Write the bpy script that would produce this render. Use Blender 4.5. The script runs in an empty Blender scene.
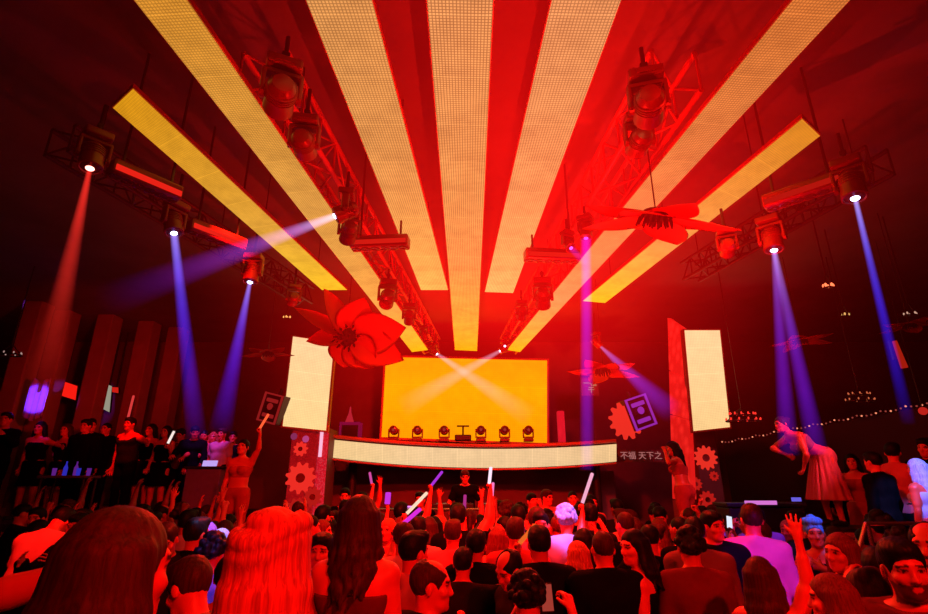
import bpy, bmesh, math, random
import numpy as np
from mathutils import Vector, Matrix, Euler
PI = math.pi
SC = bpy.context.scene
COL = SC.collection
rng = random.Random(7)

# ------------------------------------------------------------------ generic helpers
def link(o, parent=None):
    COL.objects.link(o)
    if parent is not None:
        o.parent = parent
    return o

def tag(o, label=None, cat=None, group=None, kind=None):
    if label: o['label'] = label
    if cat: o['category'] = cat
    if group: o['group'] = group
    if kind: o['kind'] = kind
    return o

def empty(name, loc=(0, 0, 0), rot=(0, 0, 0)):
    o = bpy.data.objects.new(name, None)
    o.location = loc
    o.rotation_euler = rot
    o.empty_display_size = 0.1
    return link(o)

def mat_mesh(me, m):
    me.materials.clear()
    me.materials.append(m)

class MB:
    """collects shapes and links them as one mesh object"""
    def __init__(s):
        s.bm = bmesh.new()
    def _new(s, ret, M):
        bmesh.ops.transform(s.bm, matrix=M, verts=ret)
    def box(s, c, size, rot=None, bevel=0.0):
        r = bmesh.ops.create_cube(s.bm, size=1.0)['verts']
        M = Matrix.Translation(c) @ (rot.to_4x4() if rot else Matrix.Identity(4)) @ Matrix.Diagonal((size[0], size[1], size[2], 1))
        s._new(r, M)
        if bevel > 0:
            ed = list({e for v in r for e in v.link_edges})
            bmesh.ops.bevel(s.bm, geom=ed, offset=bevel, segments=2, profile=0.5, affect='EDGES', clamp_overlap=True)
        return s
    def tube(s, a, b, r1, r2=None, n=12, caps=True):
        a = Vector(a); b = Vector(b); d = b - a
        if r2 is None: r2 = r1
        v = bmesh.ops.create_cone(s.bm, cap_ends=caps, cap_tris=False, segments=n, radius1=r1, radius2=r2, depth=d.length)['verts']
        q = Vector((0, 0, 1)).rotation_difference(d.normalized())
        s._new(v, Matrix.Translation((a + b) / 2) @ q.to_matrix().to_4x4())
        return s
    def path(s, pts, r, n=8):
        for a, b in zip(pts[:-1], pts[1:]):
            s.tube(a, b, r, n=n)
        for p in pts[1:-1]:
            s.ball(p, (r, r, r), seg=n, ring=6)
        return s
    def ball(s, c, rad, rot=None, seg=16, ring=10):
        v = bmesh.ops.create_uvsphere(s.bm, u_segments=seg, v_segments=ring, radius=1.0)['verts']
        s._new(v, Matrix.Translation(c) @ (rot.to_4x4() if rot else Matrix.Identity(4)) @ Matrix.Diagonal((rad[0], rad[1], rad[2], 1)))
        return s
    def lathe(s, prof, n=24, M=None):
        """prof: list of (r, z)"""
        rows = []
        for r, z in prof:
            rows.append([s.bm.verts.new((r * math.cos(2 * PI * k / n), r * math.sin(2 * PI * k / n), z)) for k in range(n)])
        for a, b in zip(rows[:-1], rows[1:]):
            for k in range(n):
                s.bm.faces.new((a[k], a[(k + 1) % n], b[(k + 1) % n], b[k]))
        for row, flip in ((rows[0], True), (rows[-1], False)):
            try: s.bm.faces.new(row[::-1] if flip else row)
            except ValueError: pass
        if M is not None:
            bmesh.ops.transform(s.bm, matrix=M, verts=[v for r in rows for v in r])
        return s
    def prism(s, poly, h, M=None):
        """poly: list of (x, y) extruded from z=0 to z=h"""
        lo = [s.bm.verts.new((x, y, 0)) for x, y in poly]
        hi = [s.bm.verts.new((x, y, h)) for x, y in poly]
        n = len(poly)
        s.bm.faces.new(lo[::-1]); s.bm.faces.new(hi)
        for k in range(n):
            s.bm.faces.new((lo[k], lo[(k + 1) % n], hi[(k + 1) % n], hi[k]))
        if M is not None:
            bmesh.ops.transform(s.bm, matrix=M, verts=lo + hi)
        return s
    def mesh(s, name, m=None, smooth=False):
        bmesh.ops.recalc_face_normals(s.bm, faces=s.bm.faces)
        me = bpy.data.meshes.new(name)
        s.bm.to_mesh(me); s.bm.free()
        if m: me.materials.append(m)
        if smooth:
            me.polygons.foreach_set('use_smooth', [True] * len(me.polygons))
            try: me.set_sharp_from_angle(angle=math.radians(38))
            except Exception: pass
        return me
    def build(s, name, m=None, parent=None, smooth=False):
        return link(bpy.data.objects.new(name, s.mesh(name, m, smooth)), parent)

# ------------------------------------------------------------------ materials
def new_mat(name):
    m = bpy.data.materials.new(name); m.use_nodes = True
    nt = m.node_tree; nt.nodes.clear()
    out = nt.nodes.new('ShaderNodeOutputMaterial')
    return m, nt, out

def pbr(name, col, rough=0.6, metal=0.0, noise=0.12, scale=14.0, bump=0.0, sheen=0.0, spec=.5):
    m, nt, out = new_mat(name)
    b = nt.nodes.new('ShaderNodeBsdfPrincipled')
    nt.links.new(b.outputs[0], out.inputs['Surface'])
    b.inputs['Roughness'].default_value = rough
    b.inputs['Metallic'].default_value = metal
    b.inputs['Specular IOR Level'].default_value = spec
    if sheen: b.inputs['Sheen Weight'].default_value = sheen
    tc = nt.nodes.new('ShaderNodeTexCoord')
    nz = nt.nodes.new('ShaderNodeTexNoise'); nz.inputs['Scale'].default_value = scale; nz.inputs['Detail'].default_value = 4
    nt.links.new(tc.outputs['Object'], nz.inputs['Vector'])
    mr = nt.nodes.new('ShaderNodeMapRange')
    mr.inputs['To Min'].default_value = 1 - noise * 2; mr.inputs['To Max'].default_value = 1 + noise
    nt.links.new(nz.outputs['Fac'], mr.inputs['Value'])
    mx = nt.nodes.new('ShaderNodeVectorMath'); mx.operation = 'SCALE'
    mx.inputs[0].default_value = col[:3]
    nt.links.new(mr.outputs[0], mx.inputs['Scale'])
    nt.links.new(mx.outputs[0], b.inputs['Base Color'])
    if bump:
        bp = nt.nodes.new('ShaderNodeBump'); bp.inputs['Strength'].default_value = bump; bp.inputs['Distance'].default_value = 0.02
        nt.links.new(nz.outputs['Fac'], bp.inputs['Height']); nt.links.new(bp.outputs[0], b.inputs['Normal'])
    return m

def emis(name, col, strength):
    m, nt, out = new_mat(name)
    e = nt.nodes.new('ShaderNodeEmission')
    e.inputs[0].default_value = (*col, 1); e.inputs[1].default_value = strength
    nt.links.new(e.outputs[0], out.inputs['Surface'])
    return m

def srgb(r, g, b):
    f = lambda c: (c / 255 / 12.92) if c / 255 <= .04045 else ((c / 255 + .055) / 1.055) ** 2.4
    return (f(r), f(g), f(b))
# ------------------------------------------------------------------ people: signed-distance bodies meshed with surface nets
def V3(*a): return np.array(a, float)
def rotx(a): c, s = math.cos(a), math.sin(a); return np.array([[1, 0, 0], [0, c, -s], [0, s, c]])
def roty(a): c, s = math.cos(a), math.sin(a); return np.array([[c, 0, s], [0, 1, 0], [-s, 0, c]])
def rotz(a): c, s = math.cos(a), math.sin(a); return np.array([[c, -s, 0], [s, c, 0], [0, 0, 1]])
def unit(v): v = np.asarray(v, float); return v / max(np.linalg.norm(v), 1e-9)

class Cone:
    """capsule with a tapering radius; R/flat squash it along the frame's y axis"""
    def __init__(s, a, b, ra, rb, k=0.02, R=None, flat=1.0, name=''):
        s.a, s.b, s.ra, s.rb, s.k, s.R, s.flat, s.name = np.asarray(a, float), np.asarray(b, float), ra, rb, k, R, flat, name
    def bounds(s, pad):
        r = max(s.ra, s.rb) * max(1, s.flat) + pad
        return np.minimum(s.a, s.b) - r, np.maximum(s.a, s.b) + r
    def d(s, P):
        if s.R is None:
            q, a, b = P, s.a, s.b
        else:
            W = s.R * np.array([1, 1 / s.flat, 1])
            q = (P - s.a) @ W; a = np.zeros(3); b = (s.b - s.a) @ W
        ba = b - a; L = max(ba @ ba, 1e-12)
        t = np.clip(((q - a) @ ba) / L, 0, 1)
        e = q - a - t[..., None] * ba
        return (np.sqrt((e * e).sum(-1)) - (s.ra + t * (s.rb - s.ra))) * (min(1, s.flat) if s.R is not None else 1)
    def grown(s, g, t0=0.0, t1=1.0, k=None):
        a = s.a + t0 * (s.b - s.a); b = s.a + t1 * (s.b - s.a)
        ra = s.ra + t0 * (s.rb - s.ra); rb = s.ra + t1 * (s.rb - s.ra)
        return Cone(a, b, ra + g, rb + g, s.k if k is None else k, s.R, s.flat, s.name)

class Ell:
    def __init__(s, c, rad, R=None, k=0.02, name=''):
        s.c, s.rad, s.R, s.k, s.name = np.asarray(c, float), np.asarray(rad, float), (np.eye(3) if R is None else R), k, name
    def bounds(s, pad):
        r = s.rad.max() + pad
        return s.c - r, s.c + r
    def d(s, P):
        q = (P - s.c) @ s.R
        k0 = np.sqrt(((q / s.rad) ** 2).sum(-1)); k1 = np.sqrt(((q / s.rad ** 2) ** 2).sum(-1))
        return k0 * (k0 - 1) / np.maximum(k1, 1e-6)
    def grown(s, g, t0=0, t1=1, k=None):
        return Ell(s.c, s.rad + g, s.R, s.k if k is None else k, s.name)

def surface(prims, h, cuts=(), carve=(), wob=None):
    """union of prims -> verts, quads.  carve: prims cut out (smoothly); cuts: functions P -> d kept where d < 0; wob: P -> offset"""
    lo = np.min([p.bounds(0)[0] for p in prims], 0) - 2.5 * h
    hi = np.max([p.bounds(0)[1] for p in prims], 0) + 2.5 * h
    n = np.ceil((hi - lo) / h).astype(int) + 1
    D = np.full(n, 0.5)
    def sub(p, pad):
        a, b = p.bounds(pad)
        i0 = np.clip(np.floor((a - lo) / h).astype(int), 0, n); i1 = np.clip(np.ceil((b - lo) / h).astype(int) + 1, 0, n)
        if (i1 <= i0).any(): return None, None
        ax = [lo[c] + h * np.arange(i0[c], i1[c]) for c in range(3)]
        G = np.stack(np.meshgrid(*ax, indexing='ij'), -1)
        return (slice(i0[0], i1[0]), slice(i0[1], i1[1]), slice(i0[2], i1[2])), G
    for p in prims:
        sl, G = sub(p, p.k + 2.5 * h)
        if sl is None: continue
        d = p.d(G); o = D[sl]; k = max(p.k, 1e-4)
        x = np.maximum(k - np.abs(d - o), 0) / k
        D[sl] = np.minimum(d, o) - x * x * k * 0.25
    for p in carve:
        sl, G = sub(p, p.k + 2.5 * h)
        if sl is None: continue
        d = -p.d(G); o = D[sl]; k = max(p.k, 1e-4)
        x = np.maximum(k - np.abs(d - o), 0) / k
        D[sl] = np.maximum(d, o) + x * x * k * 0.25
    if cuts or wob is not None:
        near = np.nonzero(np.abs(D) < 0.06 if not cuts else D < 0.06)
        P = lo + h * np.stack(near, -1)
        dd = D[near]
        if wob is not None: dd = dd + wob(P)
        for c in cuts: dd = np.maximum(dd, c(P))
        D[near] = dd
    return nets(D, lo, h)

_CORN = np.array([[i, j, k] for i in (0, 1) for j in (0, 1) for k in (0, 1)])
_EDG = [(a, b) for a in range(8) for b in range(a + 1, 8) if np.abs(_CORN[a] - _CORN[b]).sum() == 1]
def nets(D, lo, h):
    S = D < 0
    n = np.array(D.shape)
    cnt = np.zeros(n - 1, np.int8)
    for c in _CORN:
        cnt += S[c[0]:n[0] - 1 + c[0], c[1]:n[1] - 1 + c[1], c[2]:n[2] - 1 + c[2]]
    act = (cnt > 0) & (cnt < 8)
    I = np.stack(np.nonzero(act), -1)
    idx = np.full(n - 1, -1, np.int64); idx[act] = np.arange(len(I))
    dv = [D[tuple((I + c).T)] for c in _CORN]
    acc = np.zeros((len(I), 3)); w = np.zeros(len(I))
    for a, b in _EDG:
        m = (dv[a] < 0) != (dv[b] < 0)
        t = dv[a][m] / (dv[a][m] - dv[b][m])
        acc[m] += _CORN[a] + t[:, None] * (_CORN[b] - _CORN[a]); w[m] += 1
    V = lo + h * (I + acc / w[:, None])
    F = []
    for ax in range(3):
        u, v = [(1, 2), (2, 0), (0, 1)][ax]
        sl0 = [slice(None)] * 3; sl1 = [slice(None)] * 3
        sl0[ax] = slice(0, n[ax] - 1); sl1[ax] = slice(1, n[ax])
        for o in (u, v): sl0[o] = slice(1, n[o] - 1); sl1[o] = slice(1, n[o] - 1)
        A = S[tuple(sl0)]; B = S[tuple(sl1)]
        for cond, flip in ((A & ~B, False), (~A & B, True)):
            E = np.stack(np.nonzero(cond), -1)
            if not len(E): continue
            off = np.zeros(3, int); off[u] = 1; off[v] = 1
            E = E + off
            q = []
            for du, dw in ((-1, -1), (0, -1), (0, 0), (-1, 0)):
                e = E.copy(); e[:, u] += du; e[:, v] += dw
                q.append(idx[tuple(e.T)])
            q = np.stack(q if not flip else q[::-1], -1)
            F.append(q)
    F = np.concatenate(F) if F else np.zeros((0, 4), int)
    return V, F

def to_mesh(name, V, F, mat=None, cols=None):
    me = bpy.data.meshes.new(name)
    me.vertices.add(len(V)); me.vertices.foreach_set('co', V.astype(np.float32).ravel())
    me.loops.add(F.size); me.loops.foreach_set('vertex_index', F.astype(np.int32).ravel())
    me.polygons.add(len(F)); me.polygons.foreach_set('loop_start', np.arange(0, F.size, 4, dtype=np.int32))
    me.update(calc_edges=True)
    me.polygons.foreach_set('use_smooth', np.ones(len(F), bool))
    if cols is not None:
        at = me.color_attributes.new('Paint', 'FLOAT_COLOR', 'POINT')
        at.data.foreach_set('color', np.concatenate([cols, np.ones((len(cols), 1))], 1).astype(np.float32).ravel())
    if mat: me.materials.append(mat)
    return me

def finger_set(prims, wrist, d, nrm, side, s, curl, spread, k=0.004, fr=0.0088):
    """palm, four fingers and a thumb. d: hand direction, nrm: palm normal (fingers curl towards it), side: +1/-1 = which way the thumb lies along lat"""
    d = unit(d); nrm = unit(nrm - d * (np.dot(nrm, d))); lat = np.cross(d, nrm) * side
    R = np.stack([lat, nrm, d], 1)
    L = 0.088 * s
    prims.append(Cone(wrist, wrist + d * 0.03 * s, 0.024 * s, 0.028 * s, 0.015, R, 0.75, 'hand'))
    prims.append(Cone(wrist + d * 0.025 * s + lat * 0.012 * s, wrist + d * L + lat * 0.022 * s, 0.023 * s, 0.021 * s, 0.012, R, 0.62, 'hand'))
    prims.append(Cone(wrist + d * 0.025 * s - lat * 0.010 * s, wrist + d * (L - 0.006 * s) - lat * 0.022 * s, 0.023 * s, 0.019 * s, 0.012, R, 0.62, 'hand'))
    for i, (o, ln) in enumerate(((0.034, 0.074), (0.0115, 0.084), (-0.0115, 0.078), (-0.033, 0.060))):
        p = wrist + d * (L - (0.010 * s if i == 3 else 0)) + lat * o * s
        a = 0.0
        out = spread * (0.20 - 0.13 * i)
        seg = [ln * .46 * s, ln * .31 * s, ln * .26 * s]
        cc = curl * (1 + 0.12 * i)
        for j, sl in enumerate(seg):
            a += cc * (0.8 if j == 0 else 1.0)
            dirn = unit((d * math.cos(a) + nrm * math.sin(a)) + lat * out * math.cos(min(a, 1.5)))
            q = p + dirn * sl
            prims.append(Cone(p, q, (fr - .0006 * j) * s, (fr - .0006 * (j + 1)) * s, k, name='hand'))
            p = q
    t0 = wrist + d * 0.028 * s + lat * 0.026 * s
    td = unit(d * 0.75 + lat * (0.85 - 0.3 * min(curl, 1)) + nrm * (0.25 + 0.35 * min(curl, 1.2)))
    t1 = t0 + td * 0.042 * s
    prims.append(Cone(t0, t1, 0.0135 * s, 0.0115 * s, 0.008, name='hand'))
    td2 = unit(td + d * 0.5 + nrm * (0.3 * min(curl, 1.2)) - lat * 0.15)
    t2 = t1 + td2 * 0.030 * s
    prims.append(Cone(t1, t2, 0.0108 * s, 0.009 * s, 0.004, name='hand'))
    return wrist + d * 0.075 * s + nrm * 0.02 * s

class Body:
    """A posed figure facing +Y with the ground under its feet at z = 0.
    arms: dict L/R -> (upper direction, forearm direction[, curl[, palm normal]]) in body axes (x to the figure's right, y forward)."""
    def __init__(s, fem=False, bend=0.0, side=0.0, twist=0.0, head=(0, 0, 0), arms=None, legs=None, build=1.0, curl=0.35, hair='short', height=1.75, drop=0.0):
        s.fem = fem; s.hgt = height; f = height / 1.75; s.f = f
        P = []; s.P = P
        sh = 0.158 if fem else 0.185
        b = build
        piv = V3(0, 0, 0.95)
        RT = rotz(twist) @ roty(side) @ rotx(-bend)       # torso frame (bend > 0 = forward)
        RU = rotz(twist) @ roty(side) @ rotx(-bend * 1.18)
        T = lambda x, y, z: piv + RT @ (V3(x, y, z) - piv)
        s.RT, s.RU, s.T = RT, RU, T
        RP = rotz(twist * .4) @ rotx(-bend * .35)
        TP = lambda x, y, z: piv + RP @ (V3(x, y, z) - piv)
        s.RP = RP
        hw = 0.098 if fem else 0.092
        # torso
        P.append(Cone(TP(-.055, 0, .955), TP(.055, 0, .955), .112 * b * (1.04 if fem else 1), .112 * b * (1.04 if fem else 1), .05, RP, .92, 'pelvis'))
        if fem:
            for x in (-.065, .065): P.append(Ell(TP(x, -.062, .925), (.085, .075, .088), RP, .04, 'pelvis'))
        else:
            for x in (-.06, .06): P.append(Ell(TP(x, -.05, .925), (.078, .07, .082), RP, .04, 'pelvis'))
        wr = (.098 if fem else .122) * b
        P.append(Cone(TP(-.03, 0, 1.0), T(-.03, .0, 1.13), wr * 1.1, wr, .06, RT, .78, 'belly'))
        P.append(Cone(TP(.03, 0, 1.0), T(.03, .0, 1.13), wr * 1.1, wr, .06, RT, .78, 'belly'))
        cr = (.112 if fem else .135) * b
        P.append(Cone(T(-.045, 0, 1.15), T(-.055, -.005, 1.31), wr * .98, cr, .06, RT, .76, 'chest'))
        P.append(Cone(T(.045, 0, 1.15), T(.055, -.005, 1.31), wr * .98, cr, .06, RT, .76, 'chest'))
        if fem:
            for x in (-.068, .068): P.append(Ell(T(x, .083, 1.285), (.062, .058, .06), RT, .03, 'chest'))
        else:
            for x in (-.075, .075): P.append(Ell(T(x, .06, 1.33), (.085, .05, .06), RT, .04, 'chest'))
        for x in (-1, 1):
            P.append(Cone(T(x * .02, -.015, 1.455), T(x * sh, -.012, 1.405), .052 * b, .058 * b, .06, name='yoke'))
            P.append(Ell(T(x * .085, -.065, 1.33), (.075, .045, .095), RT, .05, 'chest'))
        # neck, head
        nb = T(0, -.012, 1.455)
        hp, hyaw, hroll = head
        RH = RU @ rotz(hyaw) @ roty(hroll) @ rotx(-hp + bend * .9)
        s.RH = RH
        hc = nb + (RU @ rotx(-hp * .4 + bend * .3)) @ V3(0, .012, .08) + RH @ V3(0, .012, .105)
        s.hc = hc; s.nb = nb
        P.append(Cone(nb - RT @ V3(0, 0, .02), hc + RH @ V3(0, -.022, -.06), .053 if fem else .062, .048 if fem else .056, .03, name='neck'))
        Hd = lambda x, y, z: hc + RH @ V3(x, y, z)
        s.Hd = Hd
        P.append(Ell(Hd(0, -.012, .025), (.076, .097, .093), RH, .03, 'head'))
        P.append(Ell(Hd(0, .022, -.035), (.062, .072, .082), RH, .03, 'head'))
        P.append(Cone(Hd(-.022, .052, -.088), Hd(.022, .052, -.088), .028, .028, .03, name='head'))
        P.append(Ell(Hd(0, .078, -.100), (.020, .016, .016), RH, .02, 'head'))
        P.append(Cone(Hd(-.036, .074, .024), Hd(.036, .074, .024), .015, .015, .02, name='head'))
        for x in (-1, 1):
            P.append(Ell(Hd(x * .044, .062, -.028), (.024, .022, .020), RH, .02, 'head'))
            P.append(Ell(Hd(x * .080, -.012, -.012), (.010, .020, .031), RH @ rotz(x * -.35), .006, 'ear'))
        P.append(Cone(Hd(0, .086, .008), Hd(0, .103, -.032), .009, .0135, .010, name='nose'))
        for x in (-1, 1): P.append(Ell(Hd(x * .012, .094, -.036), (.0095, .010, .008), RH, .006, 'nose'))
        P.append(Cone(Hd(-.018, .086, -.062), Hd(.018, .086, -.062), .0075, .0075, .007, name='lips'))
        P.append(Cone(Hd(-.014, .085, -.074), Hd(.014, .085, -.074), .008, .008, .006, name='lips'))
        for x in (-1, 1): P.append(Ell(Hd(x * .033, .0745, .003), (.0145, .0125, .0115), RH, .004, 'eye'))
        # arms
        arms = arms or {}
        s.hands = {}
        s.armp = {}
        for nm, x in (('R', 1), ('L', -1)):
            A = arms.get(nm, ((.16 * x, -.03, -1), (.06 * x, .25, -1)))
            S0 = T(x * sh, -.012, 1.395)
            ud, fd = unit(RT @ unit(A[0])), unit(RT @ unit(A[1]))
            if len(A) > 4 and A[4]: ud, fd = unit(A[0]), unit(A[1])
            ul, fl = (.265, .235) if fem else (.285, .255)
            E = S0 + ud * ul; W = E + fd * fl
            g = b * (.84 if fem else 1)
            up = Cone(S0, E, .057 * g, .041 * g, .035, name='upper_arm'); P.append(up)
            P.append(Cone(S0 + ud * ul * .3, S0 + ud * ul * .65, .053 * g, .048 * g, .03, name='upper_arm'))
            fo = Cone(E, W, .041 * g, .027 * g, .02, name='forearm'); P.append(fo)
            P.append(Cone(E + fd * fl * .12, E + fd * fl * .45, .044 * g, .039 * g, .02, name='forearm'))
            s.armp[nm] = (up, fo)
            cu = A[2] if len(A) > 2 and A[2] is not None else curl
            pn = A[3] if len(A) > 3 and A[3] is not None else (-x * .8, .5, .1)
            pn = RT @ unit(pn) if not (len(A) > 4 and A[4]) else unit(pn)
            if abs(np.dot(unit(pn), fd)) > .92: pn = RT @ V3(0, 1, .3)
            th = 1 if np.dot(np.cross(fd, unit(pn)), RT @ V3(-x, .6, .3)) > 0 else -1
            grip = finger_set(P, W, fd, np.asarray(pn, float), th, .92 if fem else 1.03, cu, 1.0 if cu < .6 else .15)
            s.hands[nm] = (W, fd, unit(pn), grip)
        # legs
        legs = legs or {}
        s.legp = []
        for nm, x in (('R', 1), ('L', -1)):
            A = legs.get(nm, ((.03 * x, .03, -1), (.02 * x, -.06, -1)))
            Hj = TP(x * hw, 0, .915)
            tl, cl = .425, .41
            td, cd = unit(A[0]), unit(A[1])
            K = Hj + td * tl; An = K + cd * cl
            th = Cone(Hj, K, .088 * b, .055, .04, name='thigh'); P.append(th)
            P.append(Cone(Hj + td * .03, Hj + td * .2, .09 * b, .078 * b, .04, name='thigh'))
            ca = Cone(K, An, .053, .036, .03, name='calf'); P.append(ca)
            P.append(Cone(K + cd * .06 + V3(0, -.016, 0), K + cd * .17 + V3(0, -.014, 0), .047, .048, .03, name='calf'))
            yaw = -x * .18
            fd = rotz(yaw) @ V3(0, 1, 0)
            ft = [Cone(An + V3(0, -.025, -.045), An + fd * .06 + V3(0, 0, -.045), .036, .036, .025, name='foot'),
                  Cone(An + fd * .05 + V3(0, 0, -.048), An + fd * .165 + V3(0, 0, -.058), .036, .026, .02, name='foot')]
            P.extend(ft)
            s.legp.append((th, ca, ft, K, An))
        zmin = min(L[4][2] for L in s.legp) - .085
        s.zmin = zmin
        s.scale = f
    def finish(s, V):
        V = V.copy(); V[:, 2] -= s.zmin
        return V * s.f
    def pt(s, p):
        p = np.asarray(p, float).copy(); p[2] -= s.zmin
        return Vector(p * s.f)
    def body(s, name, h, mat, skin, stubble=None, lips=None):
        V, F = surface(s.P, h, carve=[Ell(s.Hd(x * .034, .099, .002), (.017, .014, .011), s.RH, .012) for x in (-1, 1)])
        # paint lips, eyes, brows, stubble from head coordinates
        q = (V - s.hc) @ s.RH
        C = np.tile(np.array(skin, float), (len(V), 1))
        front = (q[:, 1] > .045) & (np.abs(q[:, 0]) < .09) & (np.abs(q[:, 2]) < .16)
        if stubble is not None:
            m = (np.abs(q[:, 0]) < .085) & (q[:, 1] > -.005) & (q[:, 2] < -.048) & (q[:, 2] > -.135) & (np.linalg.norm(q, axis=1) < .16)
            C[m] = C[m] * .06 + np.array(stubble) * .9
        lipc = np.array(lips if lips is not None else np.array(skin) * np.array([.85, .5, .5]))
        m = front & (np.abs(q[:, 0]) < .0235 - 1.1 * np.abs(q[:, 2] + .068)) & (np.abs(q[:, 2] + .068) < .0125) & (q[:, 1] > .078)
        C[m] = lipc
        for x in (-1, 1):
            ex = q[:, 0] - x * .033; ez = q[:, 2] - .003
            m = front & ((ex / .0165) ** 2 + (ez / .0075) ** 2 < 1); C[m] = (.75, .72, .7)
            m = front & (ex ** 2 + ez ** 2 < .0062 ** 2); C[m] = (.03, .02, .02)
            m = front & (np.abs(ex) < .021) & (np.abs(q[:, 2] - .0255 + .15 * x * ex) < .005); C[m] = (.04, .025, .02)
            m = front & (np.abs(ex) < .018) & (np.abs(ez - .0085 + ex * ex * 16) < .0028); C[m] = (.03, .02, .02)
        return to_mesh(name, s.finish(V), F, mat, C)
    def sel(s, names): return [p for p in s.P if p.name in names]
    def wob(s, amp, f=26.0, ph=0.0):
        def w(P):
            return amp * (np.sin(P[:, 0] * f + 2.2 * np.sin(P[:, 2] * f * .6 + ph)) * .6 + np.sin(P[:, 2] * f * 1.3 + P[:, 1] * f * .8 + ph) * .5)
        return w
    def zcut(s, z, keep_above=True, R=None, slope=0.0, vneck=0.0):
        """plane in the torso frame"""
        R = s.RT if R is None else R
        piv = V3(0, 0, .95)
        def c(P):
            q = (P - piv) @ R
            zz = q[:, 2] + .95
            lim = z + slope * q[:, 1] + (vneck * np.abs(q[:, 0]) - vneck * .09 if vneck else 0) * (q[:, 1] > -.02)
            return (lim - zz) if keep_above else (zz - lim)
        return c
    def shirt(s, name, h, mat, sleeve=.62, hem=.93, neck=1.47, loose=.016, vneck=0.0, slope=-.35, arms=True, sides=('R', 'L')):
        pr = [p.grown(loose) for p in s.sel(('belly', 'chest', 'yoke', 'pelvis'))]
        for nm in sides if arms else ():
            up, fo = s.armp[nm]
            if sleeve <= 1:
                pr.append(up.grown(loose + .004, 0, sleeve, .03))
            else:
                pr.append(up.grown(loose + .002, 0, 1, .03)); pr.append(fo.grown(loose, 0, min(sleeve - 1, .97), .02))
        V, F = surface(pr, h, cuts=[s.zcut(hem, True, s.RP if hem < 1.0 else s.RT), s.zcut(neck, False, slope=slope, vneck=vneck)], wob=s.wob(.004))
        return to_mesh(name, s.finish(V), F, mat)
    def bandeau(s, name, h, mat, lo=1.12, hi=1.33, loose=.01):
        pr = [p.grown(loose) for p in s.sel(('belly', 'chest'))]
        V, F = surface(pr, h, cuts=[s.zcut(lo, True), s.zcut(hi, False, slope=.1)], wob=s.wob(.0025))
        return to_mesh(name, s.finish(V), F, mat)
    def trousers(s, name, h, mat, to=.93, loose=.014, waist=1.03):
        pr = [p.grown(loose) for p in s.sel(('pelvis', 'thigh'))]
        pr += [p.grown(loose - .002) for p in s.sel(('belly',))]
        if to > .02:
            for th, ca, ft, K, An in s.legp: pr.append(ca.grown(loose + .006, 0, to, .02))
        V, F = surface(pr, h, cuts=[s.zcut(waist, False, s.RP)], wob=s.wob(.004, 22, 1.0))
        return to_mesh(name, s.finish(V), F, mat)
    def skirt(s, name, h, mat, length=.42, flare=.05, waist=1.04, pleat=0.0):
        pr = [p.grown(.012) for p in s.sel(('pelvis',))] + [p.grown(.010) for p in s.sel(('belly',))]
        c0 = V3(0, 0, .94); mids = [(.5 * (L[0].a + L[0].b)) for L in s.legp]
        c1 = .5 * (s.legp[0][3] + s.legp[1][3]); dirn = unit(c1 - c0)
        c1 = c0 + dirn * (length)
        R = np.eye(3)
        for x in (-1, 1):
            o = V3(x * .05, 0, 0)
            pr.append(Cone(c0 + o, c1 + o * (1.2 + flare * 6), .125, .125 + flare, .06, R, .9, 'skirt'))
        end = lambda P: (c1 - P) @ V3(0, 0, 1) - .0
        def w(P):
            a = np.arctan2(P[:, 0], P[:, 1]); t = np.clip((1.0 - P[:, 2]) / .3, 0, 1)
            return pleat * np.sin(a * 18) * t
        V, F = surface(pr, h, cuts=[s.zcut(waist, False, s.RP), lambda P: c1[2] - P[:, 2]], wob=w if pleat else s.wob(.003))
        return to_mesh(name, s.finish(V), F, mat)
    def shoe(s, name, h, mat, i):
        th, ca, ft, K, An = s.legp[i]
        pr = [f.grown(.008) for f in ft]
        pr.append(Cone(An + V3(0, -.03, -.066), An + V3(0, .1, -.066), .03, .033, .02))
        zb = s.zmin
        V, F = surface(pr, h, cuts=[lambda P: zb - P[:, 2] + .001])
        return to_mesh(name, s.finish(V), F, mat)
    def hair(s, name, h, mat, style='short', length=.3, seed=0):
        Hd, RH = s.Hd, s.RH
        r = random.Random(seed)
        cap = Ell(Hd(0, -.016, .030), (.087, .106, .101), RH, .01)
        pr = [cap]; cv = []
        face = [Ell(Hd(0, .105, -.045), (.088, .095, .105), RH, .012), Ell(Hd(0, .03, -.145), (.12, .16, .10), RH, .012)]
        ears = [Ell(Hd(x * .088, .004, -.022), (.03, .035, .045), RH, .01) for x in (-1, 1)]
        grain = 34
        if style == 'short':
            pr.append(Ell(Hd(.01, .02, .085), (.07, .085, .045), RH, .03)); cv = face + ears + [Ell(Hd(0, -.07, -.15), (.12, .1, .085), RH, .01)]
        elif style == 'buzz':
            pr = [Ell(Hd(0, -.013, .027), (.0795, .1005, .0965), RH, .01)]; cv = face + ears + [Ell(Hd(0, -.07, -.15), (.12, .1, .085), RH, .01)]
        elif style == 'quiff':
            pr += [Cone(Hd(-.03, .06, .095), Hd(.035, .055, .10), .035, .035, .03), Ell(Hd(0, -.0, .09), (.07, .09, .04), RH, .03)]; cv = face + ears + [Ell(Hd(0, -.07, -.15), (.12, .1, .085), RH, .01)]
        elif style == 'curly':
            for i in range(46):
                a = r.uniform(0, 2 * PI); e = r.uniform(-.35, 1.5)
                pr.append(Ell(Hd(.088 * math.cos(a) * math.cos(e), -.02 + .105 * math.sin(a) * math.cos(e), .03 + .10 * math.sin(e)), (.03, .03, .03), RH, .008))
            cv = [face[0], Ell(Hd(0, .03, -.155), (.09, .16, .09), RH, .012)]
        elif style == 'receding':
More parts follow.
